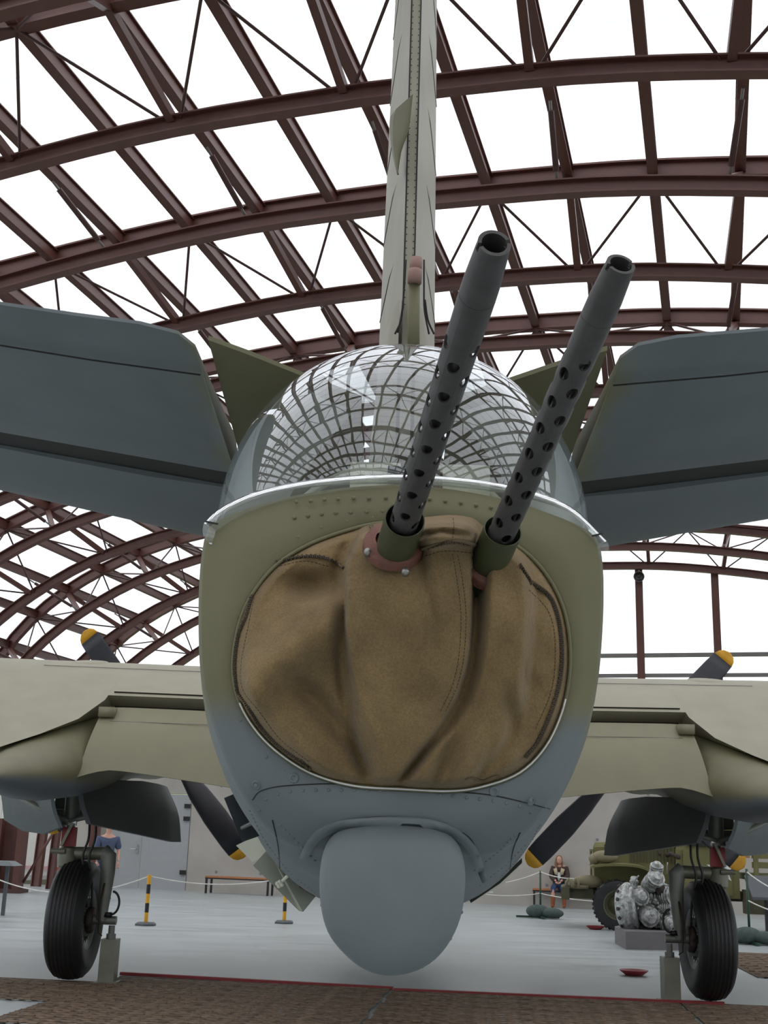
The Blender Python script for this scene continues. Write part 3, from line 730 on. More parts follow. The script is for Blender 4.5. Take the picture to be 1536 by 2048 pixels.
# ---- guns
def gun(base_px, tip_px, w0, w1, yaw_holes, R0=0.0315, sl0=None, ring=None, band=0.86):
    P0 = toL(atW(*base_px, w0)); P1 = toL(atW(*tip_px, w1)); d = P1 - P0; L = np.linalg.norm(d); d /= L
    a = np.cross(d, (0, 1, 0)); a /= np.linalg.norm(a); b = np.cross(d, a)
    if b[1] > 0: b = -b; a = -a       # b points roughly to the viewer
    fr = lambda t, r, th: P0 + d * t + r * (a * math.cos(th) + b * math.sin(th))
    S = P0 - d * 0.12
    mbj = MB(); NCOL = 6; pit = 0.098 * L
    Lj = L * 0.83                                   # plain part starts about here
    nrow = 9
    for c in range(NCOL):
        th0 = 2 * PI * c / NCOL + yaw_holes; off = 0.5 * pit * (c % 2)
        tstart = -0.12
        rows = []; t = -0.05 + off
        cells = []
        for r_ in range(nrow + 1):
            tc_ = t + r_ * pit
            if tc_ > L * 0.755: break
            cells.append(tc_)
        dth = 2 * PI / NCOL
        def patch(t0, t1):
            rg = [[fr(tt, R0, th0 + dth * (j / 6 - 0.5)) for j in range(7)] for tt in (t0, t1)]
            mbj.rings(rg, False)
        patch(tstart, cells[0] - pit / 2)
        for tc_ in cells:
            # square ring -> hole
            out = []; inn = []; inn2 = []
            NQ = 24
            for q in range(NQ):
                an = 2 * PI * q / NQ; cx, cy = math.cos(an), math.sin(an); k = 1 / max(abs(cx), abs(cy))
                out.append(fr(tc_ + cy * k * pit / 2, R0, th0 + cx * k * dth / 2))
                rh = 0.0118
                inn.append(fr(tc_ + cy * rh * 1.3, R0, th0 + cx * rh / R0)); inn2.append(fr(tc_ + cy * rh * 1.3, R0 - 0.004, th0 + cx * rh / R0))
            mbj.rings([out, inn, inn2], True)
        patch(cells[-1] + pit / 2, Lj)
    rg = [[fr(t, r, 2 * PI * j / 42) for j in range(42)] for t, r in ((Lj, R0), (L * band, R0), (L * band, R0 * 0.985), (L * band + .002, R0 * 0.985), (L * band + .002, R0), (L * 0.90, R0 * 0.985), (L * 0.985, R0 * 0.86), (L * .985, R0 * .86))]
    mbj.rings(rg, True)
    # inner wall so the sleeve has depth
    rg = [[fr(t, R0 - 0.004, 2 * PI * j / 30) for j in range(30)] for t in (L * 0.72, Lj, L * 0.9)]
    mbj.rings(rg, True)
    jk = A('gun_barrel_jacket', mbj, 'gun', smooth=True, sharp=0.8, label='perforated gunmetal barrel jacket')
    # slotted muzzle crown
    cr = MB(); ro, ri = R0 * 0.86, R0 * 0.64
    segs = 40
    for j in range(segs):
        th = 2 * PI * j / segs; mid = (j + 0.5) / segs
        slot = any(abs(((mid - s_ + 0.5) % 1) - 0.5) < 0.03 for s_ in (0.12, 0.62))
        e = L * 0.985 if slot else L
        t2 = 2 * PI * (j + 1) / segs
        q = [fr(L * .97, ro, th), fr(L * .97, ro, t2), fr(e, ro * .98, t2), fr(e, ro * .98, th), fr(L * .93, ri, th), fr(L * .93, ri, t2), fr(e, ri, t2), fr(e, ri, th)]
        cr.add(q, [(0, 1, 2, 3), (5, 4, 7, 6), (3, 2, 6, 7), (0, 3, 7, 4), (1, 5, 6, 2)])
    A('muzzle', cr, 'gun', jk)
    bb = MB(); bb.rings([[fr(t, r, 2 * PI * j / 16) for j in range(16)] for t, r in ((-0.12, 0.016), (L * 0.9, 0.0145))], True, True, True)
    bb.rings([[fr(t, r, 2 * PI * j / 24) for j in range(24)] for t, r in ((L * .93, ri), (L * .93, 0.008), (L * .88, 0.008))], True, False, True)
    A('barrel', bb, 'gun', jk, True)
    # fabric-collar sleeve
    s1 = P0 + d * 0.02; s0 = P0 - d * sl0
    sl = MB(); rs = 0.0445
    sl.rings([[s0 + (s1 - s0) * t + r * (a * math.cos(2 * PI * j / 40) + b * math.sin(2 * PI * j / 40)) for j in range(40)] for t, r in ((-0.5, rs * 0.99), (0, rs * 1.0), (0.97, rs), (1, rs * 0.99), (1, rs * 0.94), (0.9, rs * 0.93), (0, rs * 0.93))], True)
    A('sleeve', sl, 'sleeve', smooth=True, sharp=0.6, label='dark green tube round the barrel foot')
    # leather ring
    lr = MB(); n = np.array(ring); n = n / np.linalg.norm(n); c = s0 + n * 0.05
    a2 = np.cross(n, (0, 0, 1)); a2 /= np.linalg.norm(a2); b2 = np.cross(n, a2)
    prof = [(rs * 0.95, 0.012), (rs * 1.1, 0.010), (rs * 1.12, 0.006), (rs * 1.5, 0.004), (rs * 1.55, 0.0), (rs * 1.58, -0.008), (rs * 1.58, -0.02)]
    lr.rings([[c + n * z + r * (a2 * math.cos(2 * PI * j / 48) + b2 * math.sin(2 * PI * j / 48)) for j in range(48)] for r, z in prof], True)
    lo = A('leather_ring', lr, 'leather', canvas, True, label='red-brown leather washer')
    return c, n
g1 = gun((807, 1048), (989, 486), 2.62, 1.86, PI / 6 + 0.2, sl0=0.165, ring=(0.06, -0.84, 0.54))
g2 = gun((1001, 1072), (1242, 528), 2.74, 2.14, 0.05, sl0=0.165, ring=(0.28, -0.82, 0.50), band=0.84)
for (c, n), lst in ((g1, ((735, 1105), (811, 1144))), (g2, ((1020, 1138),))):
    for x, y in lst:
        o = toL(CAM); d = toL(CAM + ray(x, y)) - o; L = o + d * (((c - o) @ n) / (d @ n)) + n * 0.003
        k = MB(); k.lathe(L, n, [(-0.01, 0.0085), (0.002, 0.0085), (0.006, 0.006), (0.0075, 0.0008)], 16, cap=True)
        A('stud', k, 'stud', canvas, True)
# ---- dome
DC = np.array([0, LY(3.44), 2.385]); DR = (0.545, 0.50, 0.565)
mb = MB(); rg = []
for i in range(31):
    el = (PI / 2) * i / 30; el = min(el, PI / 2 - 0.01)
    rg.append([(DC[0] + DR[0] * math.cos(el) * math.cos(2 * PI * j / 96), DC[1] + DR[1] * math.cos(el) * math.sin(2 * PI * j / 96), DC[2] + DR[2] * math.sin(el)) for j in range(96)])
mb.rings(rg, True, False, True)
dome = A('gunner_dome', mb, 'acrylic', smooth=True, label='clear blown acrylic dome over the tail gunner')
RT = [(408, 1046), (440, 1018), (500, 990), (570, 972), (660, 958), (780, 950), (900, 955), (1000, 968), (1085, 990), (1150, 1022), (1213, 1082)]
RB = [(430, 1068), (470, 1040), (520, 1018), (600, 998), (700, 986), (805, 980), (900, 985), (1000, 1001), (1090, 1030), (1150, 1060), (1192, 1098)]
mb = MB(); rt = spline(RT, 60); rb = spline(RB, 60); rg = []
for i in range(60):
    A0 = toL(atY(*rb[i], 2.89)); B0 = toL(atY(*rt[i], 2.875)); C0 = toL(atY(*rt[i], 2.93))
    th = PI + PI * i / 59
    D0 = np.array([DR[0] * math.cos(th) * 1.0, DC[1] + DR[1] * math.sin(th), 2.385])
    rg.append([A0, (A0 + B0) / 2 + np.array([0, -0.012, 0]), B0, C0 * 0.6 + D0 * 0.4 + np.array([0, 0, 0.012]), D0])
mb.rings(rg, False); A('dome_flange', mb, 'rimglass', dome, True)
for pl in ([(408, 1044), (405, 1064), (412, 1082), (424, 1090)], [(1214, 1080), (1218, 1095), (1214, 1108), (1200, 1120)]):
    P = spline(pl, 10); inn = [(432, 1060), (428, 1075), (424, 1085), (424, 1092)] if pl[0][0] < 800 else [(1190, 1090), (1194, 1100), (1196, 1110), (1199, 1120)]
    Q = spline(inn, 10); mb = MB(); mb.rings([[toL(atY(*a_, 2.885)), toL(atY(*b_, 2.88))] for a_, b_ in zip(P, Q)], False); A('dome_flange_end', mb, 'rimglass', dome, True)
for (x0, y0, x1, y1) in ((411, 1043, 436, 1048), (1184, 1072, 1205, 1067)):
    k = MB(); k.beam(toL(atY(x0, y0, 2.868)), toL(atY(x1, y1, 2.868)), 0.004, 0.004); A('rim_slot', k, 'gap', dome)
k = MB(); k.tube([(DR[0] * 1.003 * math.cos(PI + PI * i / 60), DC[1] + DR[1] * 1.003 * math.sin(PI + PI * i / 60), 2.392) for i in range(61)], 0.006, 8); A('dome_bead', k, 'rimglass', dome, True)
# gunner's compartment seen through the dome
k = MB(); k.box((-0.09, LY(3.66), 2.52), (0.16, 0.015, 0.3)); k.box((0.2, LY(3.66), 2.54), (0.15, 0.015, 0.26)); A('cream_dome_panel', k, 'cream', label='cream panels inside the dome')  # two flat cream panels standing inside the dome
k = MB(); k.box((0.03, LY(3.62), 2.62), (0.16, 0.03, 0.05)); k.tube([(0.03, LY(3.6), 2.4), (0.03, LY(3.6), 2.62)], 0.012, 8); A('gunsight', k, 'darkgrey')
for sx_ in (-1, 1):  # pale inner shell added to imitate the grazing reflection on the dome sides
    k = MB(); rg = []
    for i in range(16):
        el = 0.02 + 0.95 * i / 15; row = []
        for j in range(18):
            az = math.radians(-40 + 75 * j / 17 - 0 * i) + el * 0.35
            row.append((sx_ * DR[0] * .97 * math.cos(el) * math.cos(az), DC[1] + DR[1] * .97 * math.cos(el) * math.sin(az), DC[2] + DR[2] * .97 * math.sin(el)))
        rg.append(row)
    k.rings(rg, False); A('reflection_shell', k, 'pale_sheen', dome, True, label='pale added shell imitating the reflection on the dome side')
k = MB()
arcp = [(0.42 * math.cos(PI * i / 24), LY(3.88), 2.40 + 0.34 * math.sin(PI * i / 24)) for i in range(25)]
k.tube(arcp, 0.014, 8); A('dome_frame_hoop', k, 'cream', smooth=True)
# ---- fin and rudder
def fin_sec(z, yt, half, le):
    # trailing edge toward viewer; airfoil section in x(y)
    pts = [(0.018, yt), (half * 0.62, yt + 0.38), (half * 0.95, yt + 0.75), (half, yt + 1.1), (half * 0.86, yt + 1.6), (half * 0.5, le - 0.15), (0.01, le)]
    Lp = [(-x, LY(y), z) for x, y in pts]; Rp = [(x, LY(y), z) for x, y in pts[::-1]]
    return Lp + Rp
mb = MB(); rg = []
for z in np.linspace(2.74, 6.4, 12):
    f = (z - 2.74) / 3.66; rg.append(fin_sec(z, 3.78 + 0.25 * f, 0.128 - 0.04 * f, 6.6 - 1.3 * f))
mb.rings(rg, True, True, True); finr = A('fin_and_rudder', mb, 'fin', smooth=True, sharp=0.5, label='faded beige-green vertical fin and rudder')
def finx(z, f=1.0):   # trailing-edge distance
    return 3.78 + 0.25 * (z - 2.74) / 3.66
k = MB()
for sx_ in (-1, 1):
    k.tube([(sx_ * 0.018, LY(finx(z) - 0.002), z) for z in (3.28, 4, 5, 6.3)], 0.003, 5)
A('rudder_seam', k, 'gap', finr)
k = MB()
for i in range(95):
    z = 3.3 + i * 0.028
    for sx_ in (-0.012, 0.012): k.lathe((sx_, LY(finx(z) - 0.001), z), (0, -1, 0), [(0, .0022), (.0015, .0015), (.0016, .0002)], 6)
A('rivet_rows', k, 'gap', finr, kind='stuff')
k = MB()
for i, z in enumerate(np.arange(2.9, 6.2, 0.36)):   # rib tapes on the fabric, raking outward
    for sx_ in (-1, 1):
        f = (z - 2.74) / 3.66; h_ = 0.128 - 0.04 * f
        k.tube([(sx_ * (h_ * 0.25), LY(finx(z) + 0.13), z + 0.0), (sx_ * (h_ * 0.63), LY(finx(z) + 0.38), z - 0.02), (sx_ * h_ * 0.965, LY(finx(z) + 0.75), z - .04)], 0.0025, 5)
A('rib_tape', k, 'zinc', finr, kind='stuff')
TY = 3.76
def tri(pxs, Y, th=0.006):
    f0 = [toL(atY(x, y, Y if not isinstance(Y, list) else Y[i])) for i, (x, y) in enumerate(pxs)]
    b0_ = [p + np.array([0, th, 0]) for p in f0]; n = len(f0); mb = MB()
    mb.add(f0 + b0_, [tuple(range(n)), tuple(range(2 * n - 1, n - 1, -1))] + [(i, i + n, (i + 1) % n + n, (i + 1) % n) for i in range(n)]); return mb
# trim tab deflected to the left: a folded wedge
tab = MB(); tp = [(826, 188), (817, 262), (803, 302), (796, 349)]; tm = [(792, 218), (786, 240), (786, 290), (794, 349)]; to = [(781, 232), (779, 245), (783, 300), (794, 350)]
tab.rings([[toL(atY(*p, 3.86)) for p in spline(q, 12)] for q in (tp,)] + [[toL(atY(*p, 3.70)) for p in spline(tm, 12)], [toL(atY(*p, 3.80)) for p in spline(to, 12)], [toL(atY(*(np.array(p) + (4, 0)), 3.93)) for p in spline(to, 12)]], False)
A('rudder_trim_tab', tab, 'olive', finr, True, sharp=0.7, label='olive trim tab bent out to the left')
tb = MB(); tb.tube([toL(atY(x, y, 3.72)) for x, y in ((827, 705), (827, 640), (828, 570))], 0.021, 14); A('torque_tube', tb, 'olive', finr, True, label='olive rudder post')
tb = MB(); tb.tube([toL(atY(x, y, 3.70)) for x, y in ((829, 566), (830, 548), (831, 540))], [0.024, 0.025, 0.023], 14); tb.tube([toL(atY(x, y, 3.715)) for x, y in ((831, 541), (832, 528), (833, 517))], [0.022, 0.022, 0.020], 14)
A('hinge_boot', tb, 'pinktape', finr, True, label='pink tape-wrapped hinge boot')
tb = MB()
for pl in ([(812, 520), (808, 580), (803, 630), (795, 665)], [(848, 520), (848, 570), (849, 620), (858, 668)], [(806, 600), (802, 640), (790, 668)], [(850, 600), (856, 640), (868, 668)]):
    tb.tube([toL(atY(x, y, 3.76)) for x, y in spline(pl, 14)], 0.0035, 6)
A('fairing_edge', tb, 'gap', finr, True)
tb = MB()
for sx_ in (-1, 1):
    tb.rings([[(sx_ * 0.03, LY(3.78), z), (sx_ * (0.05 + (3.3 - z) * 0.12), LY(3.86), z), (sx_ * (0.10 + (3.3 - z) * 0.06), LY(4.2), z)] for z in (2.7, 2.9, 3.1, 3.3)], False)
A('root_fairing', tb, 'fin', finr, True)
# ---- tailplane: fixed stabiliser, elevators, tabs
def slab(c0, c1, th, camber=0.0, n=14, tpow=0.8, closed_le=True):
    """aerofoil-ish slab between two chord lines; c = (rear point, front point) ; thickness th0,th1"""
    rg = []
    for (P, Q), t_ in ((c0, th[0]), (c1, th[1])):
        P = np.array(P, float); Q = np.array(Q, float); up_, dn = [], []
        for i in range(n + 1):
            u_ = i / n; p = P + (Q - P) * u_
            h = t_ * (0.06 + 0.94 * (math.sin(PI * (u_ * 0.5 if not closed_le else u_ ** 0.9 * 0.97 + .03 * u_)) ** tpow if closed_le else math.sin(PI / 2 * u_) ** tpow))
            h = max(h, t_ * 0.05)
            up_.append(p + np.array([0, 0, h])); dn.append(p - np.array([0, 0, h]))
        rg.append(dn + up_[::-1])
    mb = MB(); mb.rings(rg, True, True, True); return mb
for sx_ in (-1, 1):
    def E(x, y, z): return (sx_ * x, LY(y), z)
    # elevator: thin trailing edge near viewer, blunt nose at hinge
    nm = 'elevator'
    TE = [(0.635, 3.43, 2.905), (0.645, 3.38, 2.935), (0.69, 3.33, 2.957), (0.80, 3.30, 2.972), (1.0, 3.30, 2.995), (1.4, 3.31, 3.05), (3.6, 3.45, 3.40)]
    HG = [(0.635, 4.36), (0.65, 4.36), (0.70, 4.36), (0.80, 4.36), (1.0, 4.36), (1.4, 4.36), (3.6, 4.36)]
    rg = []
    for (x, y, z), (hx, hy) in zip(TE, HG):
        hz = 2.845 + (hx - 0.6) * 0.155; P = np.array([x, y, z]); Q = np.array([hx, hy, hz]); dn, up_ = [], []
        for i in range(13):
            u_ = i / 12; p = P + (Q - P) * u_; th = 0.006 + 0.072 * u_ ** 0.9
            if i == 12: th *= 0.55
            dn.append(E(p[0], p[1], p[2] + 0.045 * u_ * 0 - th * 0.35 - 0.0)); up_.append(E(p[0], p[1], p[2] + th * 1.4))
        rg.append(dn + up_[::-1])
    mb = MB(); mb.rings(rg, True, True, True)
    el = A('elevator', mb, 'stab', smooth=True, sharp=0.6)
    # trim tab line
    k = MB(); k.tube([E(0.65, 3.53, 2.905), E(1.0, 3.53, 2.946), E(3.4, 3.62, 3.32)], 0.003, 5); A('tab_gap', k, 'gap', el)
    k = MB(); k.rings([[E(x, 4.34, 2.835 + (x - 0.6) * 0.155), E(x, 4.62, 2.835 + (x - 0.6) * 0.155)] for x in (0.6, 1.0, 2.0, 3.6)], False); A('hinge_gap', k, 'gap', el)
    # stabiliser ahead of the hinge
    sec = [(0.40, 4.56, 2.83, 5.75, 0.10), (1.0, 4.56, 2.90, 5.65, 0.10), (2.0, 4.56, 3.06, 5.45, 0.09), (3.7, 4.56, 3.33, 5.1, 0.06)]
    rg = []
    for x, y0, z0, y1, th in sec:
        dn, up_ = [], []
        for i in range(17):
            u_ = i / 16; y = y0 + (y1 - y0) * u_
            pr_ = (0.75 + 0.5 * u_) * math.sqrt(max(1 - u_ ** 2.6, 0.0)); z = z0 + 0.05
            dn.append(E(x, y, z - th * pr_)); up_.append(E(x, y, z + th * pr_))
        rg.append(dn + up_[::-1])
    mb = MB(); mb.rings(rg, True, True, True); A('horizontal_stabiliser', mb, 'under', smooth=True, sharp=0.7)
    # fixed root fairing inboard of the elevator cut-out
    TEr = [(0.545, 3.34), (0.575, 3.36)]
    mb = MB()
    lowr = [E(0.605, 3.37, 2.955), E(0.5, 3.47, 2.955), E(0.36, 3.62, 2.955), E(0.15, 3.85, 2.955)]
    hiR = [E(0.605, 4.6, 2.82), E(0.5, 4.6, 2.80), E(0.36, 4.6, 2.78), E(0.15, 4.6, 2.76)]
    rg = []
    for a_, b_ in zip(lowr, hiR):
        a_ = np.array(a_); b_ = np.array(b_); rg.append([a_ + (b_ - a_) * t for t in np.linspace(0, 1, 8)])
    top = [[p + np.array([0, 0, 0.015 + 0.06 * i / 7]) for i, p in enumerate(r_)] for r_ in rg]
    mb.rings(rg, False); mb.rings(top, False)
    mb.rings([rg[0], top[0]], False); mb.rings([[r_[0] for r_ in rg], [r_[0] for r_ in top]], False); mb.rings([[r_[-1] for r_ in rg], [r_[-1] for r_ in top]], False)
    A('stabiliser_root', mb, 'olive', smooth=True, sharp=0.5, label='olive fixed root panel beside the dome')
# ---- wings
CH_UP = [(12.55, 2.86), (13.0, 3.06), (13.5, 3.25), (14.0, 3.39), (14.6, 3.46), (15.3, 3.42), (15.9, 3.28), (16.25, 3.05)]
CH_DN = [(16.1, 2.84), (15.4, 2.72), (14.4, 2.68), (13.4, 2.72), (12.75, 2.74)]
for sx_ in (-1, 1):
    def sec(x, k=1.0, rear=0.0, te=None):
        up_ = spline(CH_UP, 16); dn = spline(CH_DN, 8); P = np.vstack([up_, dn])
        out = []
        for y, z in P:
            yy = 14.5 + (y - 14.5) * k; zz = 3.06 + (z - 3.06) * k + 0.012 * x
            if te and yy < 13.3:
                t_ = min(1.0, (13.3 - yy) / (13.3 - 12.55)); yy = 13.3 + (te[0] - 13.3) * t_
                zz = ((3.18 if z > 2.8 else 2.70) + .012 * x) * (1 - t_) + (te[1] + (0.0 if z > 2.8 else -0.03)) * t_
            if rear and y < 13.2: f = (13.2 - y) / 0.65; yy -= rear * f; zz -= 0.42 * rear * f
            out.append((sx_ * x, LY(yy), zz))
        return out
    mb = MB(); mb.rings([sec(0.3), sec(3.0), sec(3.02, te=(12.5, 2.84)), sec(3.2, te=(12.2, 2.61)), sec(3.45, te=(11.8, 2.42)), sec(3.8, te=(11.4, 2.22)), sec(4.1, te=(11.3, 2.2)), sec(4.6, te=(11.8, 2.6)), sec(5.5, te=(12.1, 2.8)), sec(10.4, 0.6, 0.4)], True, True, True)
    wg = A('wing', mb, 'wing', smooth=True, sharp=0.7)
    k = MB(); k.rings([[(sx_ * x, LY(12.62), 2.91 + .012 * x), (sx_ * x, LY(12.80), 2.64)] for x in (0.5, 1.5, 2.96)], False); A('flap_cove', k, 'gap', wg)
    k = MB()
    k.tube([(sx_ * x, LY(13.55), 3.275 + 0.012 * x) for x in (0.6, 2, 4)], 0.004, 4); A('panel_seam', k, 'zinc', wg)
    for x in (1.35, 3.6):
        k = MB(); k.lathe((sx_ * x, LY(14.0), 3.385 + .012 * x), (0, -0.25, 1), [(0, .22), (.008, .21), (.012, .01)], 24); A('fuel_hatch', k, 'wing', wg, True)
    # flap, lowered
    FL_T = [(0.7, 12.50, 2.735), (1.6, 12.5, 2.75), (2.5, 12.5, 2.765), (2.92, 12.5, 2.765), (3.02, 12.46, 2.73)]
    FL_B = [(0.7, 11.85, 1.85), (1.55, 11.87, 1.965), (2.6, 11.92, 2.09), (2.86, 11.9, 2.085), (3.07, 11.86, 2.02)]
    T_ = spline(FL_T, 24); B_ = spline(FL_B, 24); rg = []
    for (x, y, z), (bx, by, bz) in zip(T_, B_):
        dn, up_ = [], []
        for i in range(13):
            u_ = i / 12; bulge = 0.05 * math.sin(PI * u_) ; th = 0.10 * (1 - u_) ** 0.9 * min(1, 0.25 + u_ * 5) + 0.006
            px_, py_, pz_ = x + (bx - x) * u_, y + (by - y) * u_, z + (bz - z) * u_
            up_.append((sx_ * px_, LY(py_ - bulge), pz_ + bulge * 0.6)); dn.append((sx_ * px_, LY(py_ - bulge + th), pz_ + bulge * 0.6 - th * 0.5))
        rg.append(up_ + dn[::-1])
    mb = MB(); mb.rings(rg, True, True, True); fl = A('flap', mb, 'flap', smooth=True, sharp=0.7, label='lowered olive flap')
    k = MB(); k.tube([(sx_ * x, LY(12.305), 2.58 + 0.01 * x) for x in (0.8, 1.6, 2.9)], 0.003, 4); A('panel_seam', k, 'zinc', fl)
    k = MB(); k.box((sx_ * 2.95, LY(12.38), 2.70), (0.16, 0.14, 0.10)); A('flap_hinge_fairing', k, 'flap', fl, True)
    # nacelle
    cx = 3.42; nst = [(10.6, 1.95, .02, .02), (10.8, 1.96, .12, .09), (11.2, 1.99, .28, .17), (11.6, 2.04, .40, .25), (12.0, 2.12, .48, .33), (12.5, 2.25, .54, .42), (13.1, 2.42, .60, .54), (14.0, 2.66, .66, .66), (15.3, 2.86, .70, .69), (16.4, 2.94, .72, .71), (17.1, 2.95, .70, .70), (17.35, 2.95, .60, .60), (17.36, 2.95, .45, .45), (16.9, 2.95, .42, .42)]
    mb = MB(); rg = []
    for y, z, rx, rz in nst:
        rg.append([(sx_ * (cx + 0.09 * max(0, min(1, (13.1 - y) / 1.0)) + rx * math.cos(2 * PI * j / 40)), LY(y), z + rz * math.sin(2 * PI * j / 40)) for j in range(40)])
    mb.rings(rg, True, True, True); na = A('engine_nacelle', mb, 'nacelle', smooth=True, sharp=0.8)
    k = MB(); k.lathe((sx_ * cx, LY(17.0), 2.95), (0, 1, 0), [(0, .3), (.3, .3), (.45, .22), (0.9, .13), (1.0, .05)], 20, cap=True)
    for j in range(9):
        a_ = 2 * PI * j / 9; k.beam((sx_ * cx + .2 * math.cos(a_), LY(17.1), 2.95 + .2 * math.sin(a_)), (sx_ * cx + .56 * math.cos(a_), LY(17.1), 2.95 + .56 * math.sin(a_)), .14, .2)
    A('radial_engine', k, 'darkgrey', na)
    # propeller
    PC = toL(atY(327, 1484, 17.9)) if sx_ < 0 else toL(atY(1265, 1512, 17.6))
    PC = np.array([PC[0], LY(17.75), PC[2]])
    tipv = toL(atY(165, 1258, 17.75)) - PC if sx_ < 0 else toL(atY(1459, 1305, 17.75)) - PC
    a0 = math.atan2(tipv[2], tipv[0]); RP = math.hypot(tipv[0], tipv[2]) * 0.99
    hub = root('hub_tmp', None, None) if False else None
    k = MB(); k.lathe(PC + [0, -0.15, 0], (0, 1, 0), [(0, .10), (.1, .15), (.3, .14), (.42, .05)], 20, cap=True); pr_o = A('propeller', k, 'darkgrey', smooth=True, label='four-bladed black propeller with yellow tips')
    for q in range(4):
        th = a0 + q * PI / 2; rad = np.array([math.cos(th), 0, math.sin(th)]); tan_ = np.array([-math.sin(th), 0, math.cos(th)])
        stn = [(0.12, .07, .06, 1.2), (0.3, .10, .05, 0.95), (0.55, .17, .035, 0.72), (0.75, .20, .022, 0.55)]
        stn = [(0.10, .06, .05, 1.1), (0.25, .10, .045, .8), (0.45, .165, .03, .55), (0.65, .185, .022, .4), (0.85, .175, .016, .3), (0.93, .16, .012, .25)]
        tips = [(0.93, .16, .013, .25), (0.965, .135, .011, .24), (0.988, .09, .009, .22), (1.0, .02, .006, .2)]
        def blade(sts):
            rg = []
            for f, wd, th_, tw in sts:
                c = PC + rad * RP * f; tw_ = -tw * sx_ if False else tw
                cd_ = tan_ * math.cos(tw_) + np.array([0, 1, 0]) * math.sin(tw_); nd = np.cross(rad, cd_)
                rg.append([c + cd_ * wd * math.cos(2 * PI * j / 14) + nd * th_ * math.sin(2 * PI * j / 14) for j in range(14)])
            m_ = MB(); m_.rings(rg, True, True, True); return m_
        bo = A('blade', blade(stn), 'prop', pr_o, True); 
        A('blade_tip', blade(tips), 'yellow', pr_o, True, label='yellow blade tip')
    # gear doors
    def door(rows, name, m, th=0.05):
        """rows: list of (u, top px, mid px, bottom px, Y) for the left side"""
        rg = []
        for tp_, md, bt, Y in rows:
            P = spline([tp_, md, bt], 8); ring = []
            for x, y in P:
                L = toL(atY(x, y, Y)); ring.append((L[0] if sx_ < 0 else -L[0], L[1], L[2]))
            inner = [(p[0] + sx_ * th, p[1] + 0.0, p[2]) for p in ring]
            rg.append(ring + inner[::-1])
        m_ = MB(); m_.rings(rg, True, True, True); return A(name, m_, m, smooth=True, sharp=0.8, label='dark grey wheel-well door hanging open')
    door([((165, 1562), (168, 1605), (182, 1648), 12.75), ((230, 1560), (232, 1612), (236, 1660), 13.3), ((285, 1562), (290, 1620), (292, 1672), 13.9),
          ((318, 1568), (333, 1625), (337, 1682), 14.4), ((331, 1572), (345, 1622), (345, 1684), 14.6), ((335, 1574), (357, 1628), (362, 1684), 14.9)], 'inner_gear_door', 'darkgrey')
    door([((-6, 1560), (2, 1590), (8, 1640), 14.3), ((40, 1566), (30, 1610), (45, 1662), 13.9), ((75, 1572), (68, 1620), (85, 1668), 13.5), ((100, 1585), (105, 1620), (118, 1655), 13.1)], 'outer_gear_door', 'grey', -0.04)
    # main gear
    WC = np.array([sx_ * 3.34, LY(13.4), 0.624]); ax = np.array([1.0, 0, 0])
    k = MB(); prof = []
    for i in range(25):
        a_ = -PI / 2 + PI * i / 24 ; prof.append((0.20 * math.sin(a_) , 0.40 + 0.20 * abs(math.cos(a_)) ** 0.55))
    prof = [(-0.15, 0.30)] + [(-0.17, 0.33)] + prof[1:-1] + [(0.17, 0.33), (0.15, 0.30)]
    k.lathe(WC, ax, prof, 64); ty = A('main_wheel_tyre', k, 'rubber', smooth=True, label='black ribbed aircraft tyre')
    k = MB()
    for dx in (-0.12, -0.08, -0.04, 0.0, 0.04, 0.08, 0.12):
        R_ = 0.40 + 0.20 * (1 - (dx / 0.2) ** 2) ** 0.275 + 0.001
        k.lathe(WC + [dx - 0.013, 0, 0], ax, [(0, R_ - 0.004), (0.003, R_ + 0.004), (0.023, R_ + 0.004), (0.026, R_ - 0.004)], 64)
    A('tread_rib', k, 'rubber', ty, True, kind='stuff')
    k = MB(); inn = -sx_
    k.lathe(WC, np.array([inn, 0, 0]), [(0.05, .02), (0.06, .10), (0.04, .12), (0.06, .20), (0.13, .25), (0.155, .31), (0.14, .33), (0.0, .33)], 40)
    k.lathe(WC, np.array([-inn, 0, 0]), [(0.09, .02), (0.10, .12), (0.08, .25), (0.155, .31), (0.14, .33), (0.0, .33)], 40)
    hb_ = A('wheel_hub', k, 'strut', smooth=True, sharp=0.6)
    k = MB()
    for j in range(18):
        a_ = 2 * PI * j / 18; k.lathe(WC + [inn * 0.10, .225 * math.cos(a_), .225 * math.sin(a_)], (inn, 0, 0), [(0, .014), (.03, .014), (.03, .001)], 6)
        k.lathe(WC + [inn * 0.05, .15 * math.cos(a_), .15 * math.sin(a_)], (inn, 0, 0), [(0, .01), (.03, .01), (.03, .001)], 6)
    A('hub_bolts', k, 'chrome', hb_, kind='stuff')
    # oleo, cross tube, half fork
    SX = sx_ * 3.47; SY = LY(13.35)
    k = MB(); k.tube([(SX, SY, 2.35), (SX, SY, 1.62)], 0.082, 24); ol = A('oleo_strut', k, 'strut', smooth=True, sharp=0.6)
    k = MB(); k.tube([(SX, SY, 1.64), (SX, SY, 1.26)], 0.05, 18); k.box((SX, SY - 0.06, 1.60), (0.15, 0.06, 0.05)); A('oleo_piston', k, 'chrome', ol, True, sharp=0.6)
    k = MB(); k.lathe((SX, SY, 1.36), (0, 0, -1), [(0, .06), (.02, .10), (.1, .11), (.2, .10), (.235, .07), (.235, .01)], 24); k.tube([(SX, SY, 1.29), (SX - sx_ * 0.46, SY, 1.30)], 0.068, 20)
    A('yoke', k, 'struthl', ol, True, sharp=0.6)
    fx = SX - sx_ * 0.44
